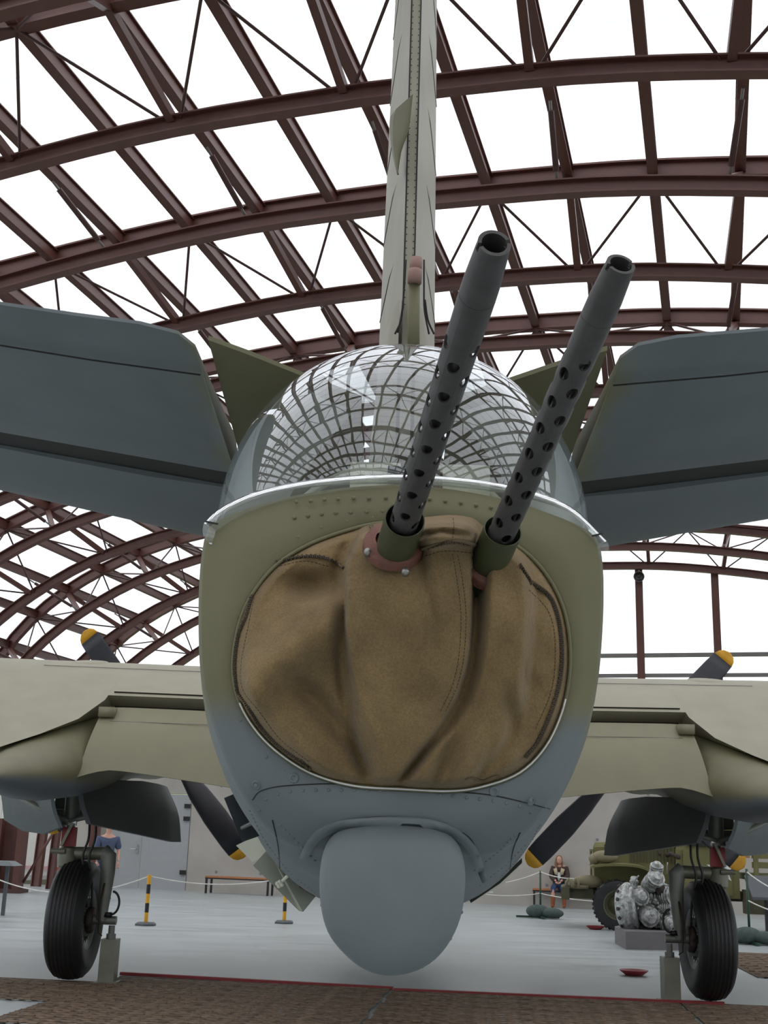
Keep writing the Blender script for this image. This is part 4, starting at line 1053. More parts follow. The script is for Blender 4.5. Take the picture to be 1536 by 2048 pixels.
    k = MB(); k.tube([(fx + sx_ * .06, SY, 1.31), (fx + sx_ * 0.0, SY - .02, 1.27), (fx - sx_ * .01, SY - .02, 1.1), (fx - sx_ * .0, SY - .03, 0.85), (fx + sx_ * .02, SY - .02, 0.62)], [0.065, 0.068, 0.058, 0.048, 0.045], 18, flat=1.4); k.tube([(fx - sx_ * .14, SY, .622), (fx + sx_ * .33, SY, .622)], 0.045, 14)
    fk = A('half_fork', k, 'strut', ol, True, sharp=0.8)
    k = MB(); k.lathe((fx + sx_ * .10, SY, .622), (sx_, 0, 0), [(0, .05), (0, .13), (.05, .14), (.07, .12), (.07, .05)], 24); A('brake_drum', k, 'wreckdark', fk, True)
    # torque link and red plate
    k = MB(); ly = SY - 0.12
    for (a_, b_) in (((SX + .06 * sx_, 1.6), (SX + .06 * sx_, 1.30)), ((SX - .05 * sx_, 1.6), (SX + .05 * sx_, 1.36))):
        k.beam((a_[0], ly, a_[1]), (b_[0], ly, b_[1]), 0.03, 0.03)
    k.tube([(SX + .0 * sx_, ly, 1.31), (SX + .15 * sx_, ly, 1.31)], 0.028, 12); A('torque_link', k, 'struthl', ol)
    k = MB(); k.box((SX - sx_ * .01, SY - 0.06, 1.46), (0.16, 0.03, 0.2)); k2 = A('red_plate', k, 'red', ol, label='dull red plate on the strut')
    k = MB(); k.tube([(SX - sx_ * 0.04 + 0.02 * math.cos(t), SY - 0.13, 1.10 + 0.03 * math.sin(t)) for t in np.linspace(0, 2 * PI, 14)], 0.008, 6); A('tow_eye', k, 'struthl', ol, True)
    # side braces
    k = MB()
    k.tube([(SX, SY - .08, 1.62), (SX - sx_ * .22, SY - .05, 1.68), (SX - sx_ * .62, SY + .5, 1.86)], 0.027, 10)
    k.tube([(SX, SY - .08, 1.62), (SX + sx_ * .28, SY - .05, 1.72), (SX + sx_ * .75, SY + .3, 1.9)], 0.03, 10)
    k.tube([(SX - sx_ * .3, SY + .2, 1.70), (SX + sx_ * .3, SY + .2, 1.70)], 0.045, 10)
    A('drag_brace', k, 'strut', ol, True)
    k = MB(); k.beam((SX + sx_ * .17, SY + .25, 2.3), (SX + sx_ * .2, SY + .25, 1.75), 0.07, 0.12); k.beam((SX - sx_ * .13, SY + .1, 2.2), (SX - sx_ * .20, SY + .1, 1.85), 0.05, 0.06); A('retraction_arm', k, 'strut', ol)
    # hoses
    for q, off in enumerate((0.0, 0.07)):
        k = MB(); k.tube(spline([(SX - sx_ * (.22 + off), SY - .1, 1.68), (SX - sx_ * (.24 + off), SY - .14, 1.45), (SX - sx_ * (.20 + off), SY - .16, 1.25), (SX - sx_ * (.26 + off * .8), SY - .13, 1.0), (SX - sx_ * (.28 + off * .8), SY - .12, .75)], 24), 0.013, 8)
        A('brake_hose', k, 'hose', ol, True)
    k = MB(); k.tube([(fx - sx_ * (.09 + .075 * math.sin(t)), SY - .05, 0.80 + .115 * math.cos(t)) for t in np.linspace(0, PI, 16)], 0.012, 8)
    k.box((fx - sx_ * .05, SY - .03, .68), (.08, .07, .05)); A('brake_hose_loop', k, 'hose', ol, True)
    k = MB(); k.tube([(fx + sx_ * .0, SY - .09, 1.0), (fx + sx_ * .03, SY - .1, .8), (fx + sx_ * .02, SY - .09, .5), (fx - sx_ * .02, SY - .08, .47)], 0.008, 6); A('brake_pipe', k, 'brass', ol, True)
# ---- hanging belly hatches
def plate(pxs, Ys, m, name, th=0.015, label=None):
    mb = tri(pxs, Ys, th); return A(name, mb, m, label=label)
h1 = plate([(448, 1596), (484, 1581), (530, 1668), (484, 1684)], [5.0, 5.1, 5.1, 5.0], 'darkgrey', 'side_hatch', label='dark grey open side hatch')
k = MB(); k.tube([toL(atY(484, 1656, 4.98)), toL(atY(508, 1644, 4.9))], 0.008, 8); k.sphere(toL(atY(484, 1656, 5.97)), .02, 8, 6); A('hatch_stay', k, 'zinc', h1, True)
plate([(472, 1691), (520, 1668), (545, 1702), (505, 1724)], [6.6, 6.6, 6.6, 6.6], 'cream', 'hatch_liner', label='pale cream hatch liner')
h2 = plate([(506, 1731), (536, 1698), (632, 1792), (606, 1824), (598, 1822)], [6.1, 6.3, 6.3, 6.1, 6.1], 'cream', 'belly_hatch', label='pale cream open belly hatch')
k = MB(); k.tube([toL(atY(562, 1765, 6.05)), toL(atY(580, 1747, 6.0))], 0.008, 8)
for dx, dy in ((0, 0), (-5, 3), (4, 5), (-2, 8)): k.sphere(toL(atY(560 + dx, 1764 + dy, 6.04)), .011, 8, 6)
A('hatch_stay', k, 'cream', h2, True)
plate([(938, 1800), (1000, 1765), (1044, 1726), (1046, 1722), (1010, 1766), (942, 1806)], [6.1] * 6, 'cream', 'belly_hatch', label='pale cream edge of the far belly hatch')
plate([(600, 1768), (633, 1788), (630, 1794), (598, 1774)], [5.9] * 4, 'rust_dark', 'hatch_sill')
plate([(936, 1796), (998, 1762), (1044, 1716), (1044, 1726), (1000, 1767), (942, 1806)], [6.0] * 6, 'gap', 'hatch_sill')

# ================================================================ JACK STANDS
for i, (sx_, lab) in enumerate(((-1, 'grey-green steel jack stand under the left wheel fork'), (1, 'grey-green steel jack stand under the right wheel fork'))):
    wx = toW((sx_ * 2.93, -0.06, 0)); R = root('jack_stand', lab, 'jack stand', (wx[0], wx[1], 0), 0, 'jack stands under the landing gear')
    k = MB(); k.box((wx[0], wx[1], 0.225), (0.165, 0.2, 0.43)); build('column', k, M['struthl'], R)
    k = MB(); k.box((wx[0], wx[1], 0.012), (0.24, 0.26, 0.02)); build('base_plate', k, M['strut'], R)
    k = MB(); k.tube([(wx[0], wx[1], 0.43), (wx[0], wx[1], 0.572)], 0.034, 12); k.lathe((wx[0], wx[1], .44), (0, 0, 1), [(0, .04), (0, .05), (.05, .05), (.05, .03)], 16); build('screw', k, M['strut'], R, True, sharp=.6)

# ================================================================ STEEL MATTING
def plank_mesh(nc, pl, pw):
    mb = MB(); hx = 0.055
    nx = nc; ny = 3; cw = pl / nx; ch = pw / ny; z1 = 0.012
    for i in range(nx):
        for j in range(ny):
            cx_, cy_ = -pl / 2 + (i + .5) * cw, -pw / 2 + (j + .5) * ch; o = []; inn = []
            for q in range(8):
                an = 2 * PI * q / 8 + PI / 8 * 0; c_, s_ = math.cos(an), math.sin(an); kk = 1 / max(abs(c_), abs(s_))
                o.append((cx_ + c_ * kk * cw / 2, cy_ + s_ * kk * ch / 2, z1 + (0.010 if abs(s_) > .9 else 0) * 0))
                inn.append((cx_ + c_ * 0.036, cy_ + s_ * 0.030, z1 - 0.004))
            mb.rings([o, inn], True)
    for j in range(ny + 1):   # raised ribs and turned edges
        y = -pw / 2 + j * ch; mb.box((0, y, z1 + .001), (pl, 0.012, 0.006))
    n = int(pl / 0.16)
    for i in range(n):
        mb.box((-pl / 2 + (i + .5) * pl / n, -pw / 2 - .012, z1 + .006), (0.07, 0.03, 0.012))
    me = bpy.data.meshes.new('pierced_plank'); me.from_pydata(mb.v, [], mb.f); me.update(); me.materials.append(M['mat']); return me
pm = plank_mesh(24, 2.94, 0.37)
mat_dir = np.array([1.0, -0.115, 0]); mat_dir /= np.linalg.norm(mat_dir); mang = math.atan2(mat_dir[1], mat_dir[0]); mat_n = np.array([-mat_dir[1], mat_dir[0], 0])
def matting(name, label, origin, rows, cols, skip=(), lift=0.0, group='pierced steel matting on the floor'):
    R = root(name, label, 'matting', origin, mang, group)
    for r_ in range(rows):
        for c in range(cols):
            if (r_, c) in skip: continue
            o = bpy.data.objects.new('plank', pm); COL.objects.link(o); o.parent = R
            o.location = (c * 2.97 + 1.48 + random.uniform(-.02, .02), -0.19 - r_ * 0.385, 0.0 + lift + random.uniform(0, .004))
            o.rotation_euler = (random.uniform(-.004, .01), 0, random.uniform(-.006, .006))
    return R
PL = ground(236, 1951); PR = ground(788, 1984)
matting('steel_matting', 'rusty pierced steel matting between the jack stands, left of the lengthwise joint', (ground(786, 1981) - mat_dir * 2.985) * [1, 1, 0], 9, 1, skip=())
matting('steel_matting', 'rusty pierced steel matting right of the lengthwise joint, by the right wheel', ground(786, 1981) * [1, 1, 0], 10, 2)
Lm = ground(236, 1975) - mat_dir * 2.97 * 2
matting('steel_matting', 'rusty pierced steel matting strip under the left wheel', Lm * [1, 1, 0] + [0, 0.25, 0], 4, 2)
k = MB()
for a_, b_ in (((240, 1951), (786, 1981)), ((788, 1984), (1450, 2012))):
    k.beam(ground(*a_) + [0, 0.03, .02], ground(*b_) + [0, 0.03, .02], 0.06, 0.03)
tag(build('edge_angle', k, M['red'], None), 'dull red steel edge strip along the back of the matting', 'edge strip')
RM = ground(1495, 1907)
matting('steel_matting', 'rusty pierced steel matting panel behind the right wheel', RM * [1, 1, 0] + [-.6, 0, 0], 10, 2)

# ================================================================ SMALL THINGS ON THE FLOOR
def barrier(px, py, label):
    g = ground(px, py); R = root('barrier_post', label, 'barrier post', (g[0], g[1], 0), 0, 'yellow and black barrier posts')
    k = MB(); b = 0.36
    k.lathe((g[0], g[1], 0), (0, 0, 1), [(0, .19), (.03, .19), (.055, .15), (.06, .02)], 6); build('foot', k, M['darkgrey'], R)
    n = 5; h0 = 0.06
    for i in range(n):
        k = MB(); k.tube([(g[0], g[1], h0 + i * .155), (g[0], g[1], h0 + (i + 1) * .155)], 0.035, 12); build('tube_section', k, M['yellow' if i % 2 == 0 else 'black'], R, True, sharp=.6, label='yellow band' if i % 2 == 0 else 'black band')
    return g + np.array([0, 0, h0 + n * .155 - 0.02])
p1 = barrier(291, 1851, 'yellow and black barrier post standing clear left of the belly hatch')
p2 = barrier(568, 1847, 'yellow and black barrier post half hidden by the cream belly hatch')
def rope(a_, b_, sag, label, r=0.011, name='barrier_rope', grp='white barrier ropes'):
    a_ = np.array(a_, float); b_ = np.array(b_, float); P = []
    for i in range(25):
        t = i / 24; p = a_ + (b_ - a_) * t; p[2] -= sag * 4 * t * (1 - t); P.append(p)
    k = MB(); k.tube(P, r, 6); return tag(build(name, k, M['rope'], None, True), label, 'rope', grp)
pL = atY(-160, 1700, 24.0)
rope(atY(-40, 1742, 23.0), p1, 0.33, 'white rope sagging behind the left wheel to the clear barrier post')
rope(p1, p2, 0.13, 'white rope between the two yellow and black barrier posts')
rope(p2, ground(985, 1850) + [0, 0, 0.62], 0.16, 'white rope running right from the half hidden barrier post')
def green_post(px, py, label, slabel, h=1.0):
    g = ground(px, py); R = root('green_post', label, 'post', (g[0], g[1], 0), 0, 'green rope posts')
    k = MB(); k.tube([(g[0], g[1], 0.05), (g[0], g[1], h)], 0.022, 10); build('pole', k, M['postg'], R, True)
    k = MB(); k.beam((g[0] - .55, g[1] - .1, .03), (g[0] + .4, g[1] - .1, .03), .07, .04); k.beam((g[0], g[1] - .5, .03), (g[0], g[1] + .3, .03), .07, .04); build('cross_foot', k, M['postg'], R)
    for i, (dx, dy, sx2, an, nm) in enumerate(((-.08, -.12, .27, .2, 'rear'), (.22, -.2, .27, -.35, 'front'))):
        k = MB(); c, s_ = math.cos(an), math.sin(an); Rm = np.array([[c, -s_, 0], [s_, c, 0], [0, 0, 1]])
        k.sphere((g[0] + dx, g[1] + dy, .15 - i * .03), (sx2, .16, .14 - i * .03), 16, 10, Rm)
        tag(build('sandbag', k, M['sack'], None, True), slabel % ('humped' if i == 0 else 'flatter front'), 'sandbag', 'sandbags on post feet')
    return g
ga = green_post(1081, 1836, 'dark green rope post in front of the seated woman', '%s green sandbag at the post before the seated woman')
gb = green_post(1500, 1888, 'dark green rope post right of the right wheel', '%s green sandbag at the post right of the wheel', 1.25)
def above(g, z): return np.array([g[0], g[1], z])
rope(atY(975, 1768, 27.5), above(ga, .98), .06, 'upper white rope coming to the green post from the left')
rope(atY(960, 1787, 27.5), above(ga, .52), .05, 'lower white rope coming to the green post from the left')
rope(above(ga, .98), atY(1160, 1757, 27.2), .05, 'upper white rope from the green post past the woman')
rope(above(ga, .52), atY(1215, 1803, 26.8), .04, 'lower white rope from the green post to the truck')
rope(above(gb, 1.2), atY(1560, 1784, 21.0), .03, 'upper white rope leaving the right green post')
rope(above(gb, .72), atY(1560, 1826, 21.0), .02, 'lower white rope leaving the right green post')
for px, py, lab in ((1268, 1951, 'dark red dish nearest the right wheel'), (1191, 1859, 'dark red dish by the truck wheel')):
    g = ground(px, py); k = MB()
    k.lathe(g, (0, 0, 1), [(0.0, .005), (0.0, .10), (.05, .17), (.065, .18), (.06, .165), (.02, .10), (.015, .005)], 24)
    tag(build('red_dish', k, M['red'], None, True, sharp=.7), lab, 'dish', 'red dishes on the floor')
def bench(g, L_, label, ang):
    c, s_ = math.cos(ang), math.sin(ang); R = root('bench', label, 'bench', (g[0], g[1], 0), ang, 'wooden benches by the wall')
    Rm = np.array([[c, -s_, 0], [s_, c, 0], [0, 0, 1]])
    tw = lambda x, y, z: np.array([g[0], g[1], 0]) + Rm @ np.array([x, y, z])
    for j in range(3):
        k = MB(); k.box(tw(0, -.14 + j * .14, .44), (L_, .125, .04), Rm); build('slat', k, M['wood'], R)
    for x in (-L_ / 2 + .04, L_ / 2 - .04):
        for y in (-.18, .18):
            k = MB(); k.box(tw(x, y, .21), (.05, .05, .42), Rm); build('leg', k, M['black'], R)
    k = MB(); k.box(tw(0, -.18, .405), (L_, .04, .04), Rm); k.box(tw(0, .18, .405), (L_, .04, .04), Rm); build('rail', k, M['black'], R)
    return tw
gB = Hn(float(ground(439, 1784) @ HV) + 0.95, 32.6, 0)
bench(gB, 1.9, 'wooden bench against the wall left of the belly hatch', -HA)
WP = ground(1118, 1816); bt = WP + HU * 0.28
bench(bt + HV * 0.25, 1.9, 'wooden bench on which the woman sits', -HA)

# ================================================================ PEOPLE
def skin_body(name, verts, edges, radii, m, parent, lvl=2, rootv=0):
    me = bpy.data.meshes.new(name); me.from_pydata([tuple(map(float, v)) for v in verts], edges, []); me.update()
    o = bpy.data.objects.new(name, me); COL.objects.link(o); o.parent = parent; WM[o.name] = wm(parent)
    sk = o.modifiers.new('skin', 'SKIN'); sk.use_smooth_shade = True
    if not me.skin_vertices: 
        bpy.context.view_layer.update()
    for i, r_ in enumerate(radii):
        sv = me.skin_vertices[0].data[i]; sv.radius = (r_, r_) if not isinstance(r_, tuple) else r_; sv.use_root = (i == rootv)
    ss = o.modifiers.new('sub', 'SUBSURF'); ss.levels = lvl; ss.render_levels = lvl
    me.materials.append(m); return o
fa = -HA   # woman faces the camera side, local -Y forward
WOM = root('person', 'woman in brown shearling coat, jeans and tan boots sitting on bench', 'person', (float(WP[0]), float(WP[1]), 0), fa)
# body (skin): head, neck, arms, hands
def hand(V, Ed, Rr, wrist, dirv, sidev, sc_=1.0):
    dirv = np.array(dirv, float); dirv /= np.linalg.norm(dirv); sidev = np.array(sidev, float)
    palm = len(V); V.append(wrist + dirv * .045); Rr.append(.026); 
    return palm
V = [(0, .20, .55), (0, .19, .80), (0, .18, 1.02), (0, .18, 1.10), (0, .17, 1.17), (0, .165, 1.25),
     (-.17, .19, 1.0), (-.20, .12, .78), (-.06, -.08, .66), (.17, .19, 1.0), (.20, .12, .78), (.05, -.10, .66),
     (-.10, .10, .50), (-.12, -.22, .50), (-.13, -.24, .10), (.10, .10, .50), (.14, -.22, .50), (.17, -.24, .10)]
Ed = [(0, 1), (1, 2), (2, 3), (3, 4), (4, 5), (2, 6), (6, 7), (7, 8), (2, 9), (9, 10), (10, 11), (0, 12), (12, 13), (13, 14), (0, 15), (15, 16), (16, 17)]
Rr = [.13, .11, .10, .05, .075, .085, .05, .042, .025, .05, .042, .025, .085, .06, .04, .085, .06, .04]
body = skin_body('body', V, Ed, Rr, M['skin'], WOM)
def wl(name, mb, m, parent=WOM, smooth=True): return build(name, mb, M[m], parent, smooth, world=False)
# face
k = MB(); k.sphere((0.0, .135, 1.195), (.078, .09, .11), 18, 14); hd = wl('head', k, 'skin')
k = MB(); k.sphere((0.045, .05, 1.19), (.013, .02, .02), 8, 6); k.sphere((0.01, .05, 1.145), (.026, .012, .01), 8, 5); wl('nose_and_mouth', k, 'skin', hd)
k = MB(); k.sphere((0.0, .052, 1.212), (.012, .008, .007), 8, 5); k.sphere((.06, .075, 1.212), (.01, .01, .007), 8, 5); wl('eye', k, 'black', hd)
k = MB(); k.sphere((-.005, .17, 1.22), (.09, .10, .105), 18, 12)
k.tube([(-.06, .10, 1.24), (-.085, .11, 1.12), (-.08, .09, 1.0), (-.075, .06, .92)], [.035, .04, .035, .015], 10)
k.tube([(.06, .13, 1.22), (.08, .13, 1.12), (.07, .10, 1.0)], [.025, .03, .012], 10); k.tube([(-.05, .2, 1.2), (-.06, .22, 1.05), (-.05, .2, .95)], [.05, .06, .02], 10); wl('hair', k, 'hair')
# coat
V = [(0, .2, .50), (0, .2, .72), (0, .19, .92), (0, .19, 1.0), (-.16, .2, .98), (-.215, .14, .78), (-.09, -.04, .67), (.16, .2, .98), (.215, .14, .78), (.08, -.05, .67)]
Ed = [(0, 1), (1, 2), (2, 3), (3, 4), (4, 5), (5, 6), (3, 7), (7, 8), (8, 9)]
skin_body('coat', V, Ed, [(.21, .17), (.185, .145), (.18, .14), (.13, .11), .095, .08, .062, .095, .08, .062], M['coat'], WOM)
k = MB()
for sg in (-1, 1): k.add([(sg * .01, .045, .80), (sg * .06, .03, 1.0), (sg * .15, .06, .97), (sg * .11, .04, .84), (sg * .01, .06, .80), (sg * .06, .07, 1.0), (sg * .15, .1, .97), (sg * .11, .08, .84)], [(0, 1, 2, 3), (4, 7, 6, 5), (0, 3, 7, 4), (1, 5, 6, 2), (3, 2, 6, 7), (0, 4, 5, 1)])
k.tube([(-.09, .16, 1.03), (-.05, .26, 1.06), (.05, .26, 1.06), (.09, .16, 1.03)], .035, 8); wl('collar', k, 'fleece')
k = MB(); k.sphere((0, .08, .78), (.045, .06, .12), 10, 8); wl('top', k, 'shirt')
V = [(0, .2, .52), (-.10, .14, .53), (-.12, -.20, .52), (-.125, -.22, .33), (.10, .14, .53), (.13, -.20, .52), (.15, -.22, .33)]
skin_body('jeans', V, [(0, 1), (1, 2), (2, 3), (0, 4), (4, 5), (5, 6)], [.14, .10, .078, .06, .10, .078, .06], M['jeans'], WOM)
for sg, x in ((-1, -.13), (1, .165)):
    V = [(x, -.22, .34), (x, -.23, .12), (x, -.24, .06), (x, -.34, .045)]
    skin_body('boot', V, [(0, 1), (1, 2), (2, 3)], [.072, .058, .05, .04], M['boots'], WOM)
# clasped hands with fingers
k = MB()
for sg in (-1, 1):
    bx = sg * .045; k.sphere((bx, -.115, .635), (.032, .045, .02), 10, 8)
    for f in range(4):
        x0 = bx - sg * .02 + f * sg * .013; k.tube([(x0, -.145, .635), (x0 - sg * .012, -.175, .625), (x0 - sg * .03, -.18 + .003 * f, .605)], [.009, .0085, .007], 6)
    k.tube([(bx - sg * .02, -.10, .645), (bx - sg * .04, -.125, .655), (bx - sg * .05, -.15, .65)], [.011, .010, .008], 6)
wl('hands', k, 'skin')
# man behind the left wheel
g = ground(206, 1800); MAN = root('person', 'man in blue-grey shirt standing behind the left landing gear', 'person', (float(g[0]), float(g[1]), 0), 0.4)
V = [(0, 0, .95), (0, 0, 1.2), (0, 0, 1.42), (0, -.01, 1.52), (0, -.02, 1.6), (0, -.02, 1.72), (-.2, 0, 1.40), (-.27, .0, 1.12), (-.25, -.12, .88), (.2, 0, 1.40), (.27, 0, 1.12), (.25, -.12, .88), (-.1, 0, .9), (-.11, -.01, .5), (-.11, 0, .08), (.1, 0, .9), (.11, -.01, .5), (.11, 0, .08)]
Ed = [(0, 1), (1, 2), (2, 3), (3, 4), (4, 5), (2, 6), (6, 7), (7, 8), (2, 9), (9, 10), (10, 11), (0, 12), (12, 13), (13, 14), (0, 15), (15, 16), (16, 17)]
skin_body('body', V, Ed, [.13, .12, .11, .055, .08, .09, .05, .042, .03, .05, .042, .03, .085, .06, .045, .085, .06, .045], M['skin'], MAN)
skin_body('shirt', [(0, 0, .92), (0, 0, 1.2), (0, 0, 1.43), (-.2, 0, 1.39), (-.27, 0, 1.14), (.2, 0, 1.39), (.27, 0, 1.14)], [(0, 1), (1, 2), (2, 3), (3, 4), (2, 5), (5, 6)], [(.18, .15), (.18, .14), (.16, .13), .10, .08, .10, .08], M['blueshirt'], MAN)
skin_body('trousers', [(0, 0, .93), (-.1, 0, .86), (-.115, -.01, .5), (-.115, 0, .08), (.1, 0, .86), (.115, -.01, .5), (.115, 0, .08)], [(0, 1), (1, 2), (2, 3), (0, 4), (4, 5), (5, 6)], [(.16, .14), .11, .085, .07, .11, .085, .07], M['jeans'], MAN)
k = MB(); k.sphere((0, .01, 1.75), (.095, .11, .08), 14, 10); build('hair', k, M['hair'], MAN, True, world=False)
for sg in (-1, 1):
    k = MB(); k.sphere((sg * .115, -.05, .05), (.05, .14, .05), 12, 8); build('shoe', k, M['black'], MAN, True, world=False)
    k = MB(); k.sphere((sg * .25, -.13, .82), (.035, .025, .055), 10, 8)
    for f in range(4): k.tube([(sg * .25 - .024 + f * .016, -.135, .785), (sg * .25 - .022 + f * .015, -.15, .745), (sg * .25 - .02 + f * .014, -.145, .715 + .006 * abs(f - 1.5))], [.009, .009, .007], 6)
    k.tube([(sg * .22, -.14, .83), (sg * .205, -.165, .80), (sg * .208, -.175, .77)], [.011, .01, .008], 6); build('hand', k, M['skin'], MAN, True, world=False)

# ================================================================ ENGINE WRECK ON PLINTH
G1 = ground(1252, 1898); pa = -0.1
pl_pts = [ground(1230, 1887), ground(1252, 1899), ground(1362, 1901), ground(1352, 1876), ground(1290, 1872)]
k = MB(); n = len(pl_pts); k.add([p for p in pl_pts] + [p + [0, 0, .27] for p in pl_pts], [tuple(range(n)), tuple(range(2 * n - 1, n - 1, -1))] + [(i, (i + 1) % n, (i + 1) % n + n, i + n) for i in range(n)])
tag(build('plinth', k, M['plinth'], None), 'low angular grey plinth under the wrecked engine', 'plinth')
EC = atY(1300, 1808, 20.9); EG = np.array([EC[0], EC[1], 0.27])
ENG = root('wrecked_engine', 'corroded silver radial aircraft engine wreck with ring of cylinders on grey plinth', 'engine', tuple(EG))
e = lambda px, py, Y=20.8: atY(px, py, Y)
pxm = 20.9 / 2400
k = MB(); k.lathe(e(1262, 1815) , (0.86, -0.4, .1), [(-.22, .12), (-.2, .28), (-.12, .36), (-.05, .40), (0.0, .40), (.05, .35), (.1, .36), (.14, .30)], 28, cap=True)
for j in range(14):
    a_ = 2 * PI * j / 14
cs = build('crankcase', k, M['wreck'], ENG, True, sharp=.5)
k = MB()
for j in range(16):
    a_ = 2 * PI * j / 16; ax_ = np.array([0.86, -0.4, .1]); ax_ /= np.linalg.norm(ax_); s1_ = np.cross(ax_, (0, 0, 1)); s1_ /= np.linalg.norm(s1_); s2_ = np.cross(ax_, s1_)
    c = e(1262, 1815) + ax_ * -.12 + .375 * (s1_ * math.cos(a_) + s2_ * math.sin(a_)); k.lathe(c, s1_ * math.cos(a_) + s2_ * math.sin(a_) - ax_ * .4, [(0, .03), (.02, .03), (.022, .005)], 8)
build('crankcase_studs', k, M['wreckdark'], cs, kind='stuff')
def cyl(px, py, r, ax_, L_, fins=7, m='wreck', Y=20.6, nm='cylinder'):
    c = e(px, py, Y); ax_ = np.array(ax_, float); ax_ /= np.linalg.norm(ax_); k = MB(); prof = [(0, r * .7)]
    for f in range(fins):
        t = L_ * f / fins; prof += [(t, r * .8), (t + L_ / fins * .2, r * random.uniform(.93, 1.05)), (t + L_ / fins * .5, r), (t + L_ / fins * .6, r * .8)]
    prof += [(L_, r * .75), (L_ + r * .3, r * .5), (L_ + r * .35, .005)]
    k.lathe(c - ax_ * L_ * .5, ax_, prof, 18); return build(nm, k, M[m], ENG, True, sharp=.6)
cyl(1280, 1794, .14, (.1, -1, .15), .22, 3); cyl(1306, 1764, .15, (.2, -.8, .5), .34); cyl(1312, 1742, .11, (.1, -.5, 1), .24); cyl(1329, 1792, .14, (.7, -.7, .1), .3)
cyl(1296, 1831, .16, (.1, -1, -.2), .3); cyl(1326, 1842, .13, (.6, -.8, -.4), .28); cyl(1331, 1815, .12, (.9, -.6, 0), .25); cyl(1268, 1768, .075, (0, 0, 1), .2, 2, Y=20.7, nm='magneto')
cyl(1315, 1780, .1, (.5, -.9, .2), .22, 4, 'wreckdark'); cyl(1300, 1858, .13, (1, -.2, -.1), .5, 3, 'wreckdark', 20.8, 'exhaust_stack'); cyl(1282, 1856, .1, (1, -.4, 0), .3, 3, 'wreckdark', 20.7, 'exhaust_stack'); cyl(1336, 1860, .1, (1, .2, 0), .25, 3, 'wreckdark', 20.8, 'exhaust_stack')
k = MB()
for j in range(70):
    a_ = random.uniform(0, 2 * PI); rr = random.uniform(0, 1); cx_, cy_ = 1312 + 26 * rr * math.cos(a_), 1800 + 55 * rr * math.sin(a_)
    c = e(cx_, cy_, 20.62 + random.uniform(-.1, .2)); k.sphere(c, np.array([random.uniform(.02, .05) for _ in range(3)]), 7, 5)
for j in range(18):
    c = e(1300 + random.uniform(-25, 40), 1790 + random.uniform(-45, 55), 20.5); d = np.random.randn(3) * .09; k.tube([c, c + d * .6 + [0, 0, .03], c + d], .011, 6)
build('mangled_fittings', k, M['wreck'], ENG, True, kind='stuff')
k = MB(); k.tube([e(1302, 1756, 20.75) + np.array([.32 * math.sin(t) * .9, 0, .34 * math.cos(t) - .40]) for t in np.linspace(-.2, 2.4, 24)], .022, 8); build('bent_rim', k, M['rope'], ENG, True, label='pale bent metal rim')

# ================================================================ ARMY TRUCK
TG = ground(1236, 1861); ta = -HA * 0.55
TRK = root('army_truck', 'olive drab army truck with front winch, parked facing left behind the wrecked engine', 'truck', (float(TG[0]), float(TG[1]), 0), ta)
# local frame: -X = front, near side at y=0, far side +Y
def T(name, mb, m, smooth=False, parent=TRK, label=None, kind=None, sharp=None):
    if name not in ('tyre', 'tread_blocks', 'wheel_rim'): mb.v = [(x, y, z * 0.88) for x, y, z in mb.v]
    return build(name, mb, M[m], parent, smooth, label, kind, world=False, sharp=sharp)
def wheel(x, y, r=.47, label=None):
    k = MB(); prof = [(-.11, .27), (-.12, .38), (-.10, .45), (-.04, r), (.04, r), (.10, .45), (.12, .38), (.11, .27)]
    k.lathe((x, y, r), (0, 1, 0), prof, 40); t = T('tyre', k, 'rubber', True, sharp=.7)
    k = MB()
    for j in range(36):
        a_ = 2 * PI * j / 36; k.box((x + (r) * math.cos(a_), y + (.05 if j % 2 else -.05), r + r * math.sin(a_)), (.035, .12, .04), np.array([[math.cos(a_), 0, -math.sin(a_)], [0, 1, 0], [math.sin(a_), 0, math.cos(a_)]]))
    T('tread_blocks', k, 'rubber', False, t, kind='stuff')
    k = MB(); k.lathe((x, y, r), (0, -1, 0), [(.10, .27), (.12, .28), (.11, .25), (.02, .24), (.00, .19), (.04, .12), (.06, .11), (.10, .09), (.14, .05), (.14, .005)], 28); h = T('wheel_rim', k, 'truckdark', True, t, sharp=.6)
    for j in range(6): pass
wheel(0, 0); wheel(3.7, .1); wheel(5.0, .1)
k = MB(); k.box((2.4, .55, .78), (6.6, .1, .2)); k.box((2.4, 1.25, .78), (6.6, .1, .2)); T('chassis_rail', k, 'truckdark')
k = MB(); k.box((-1.0, .85, .74), (.16, 1.7, .26)); k.box((-.7, .35, .74), (.5, .09, .22)); k.box((-.7, 1.35, .74), (.5, .09, .22)); T('front_bumper', k, 'truckdark')
k = MB(); k.tube([(-.72, .5, .98), (-.72, 1.2, .98)], .10, 18); k.sphere((-.55, .35, 1.0), (.30, .16, .14), 16, 10); k.box((-.8, .3, .88), (.5, .2, .08)); T('winch', k, 'khaki', True)
for x in (-.98, -.84): 
    k = MB(); k.tube([(x, .15, .86), (x, .15, .98), (x + .05, .15, 1.05), (x + .1, .15, .98), (x + .1, .15, .86)], .03, 8); T('tow_shackle', k, 'khaki', True)
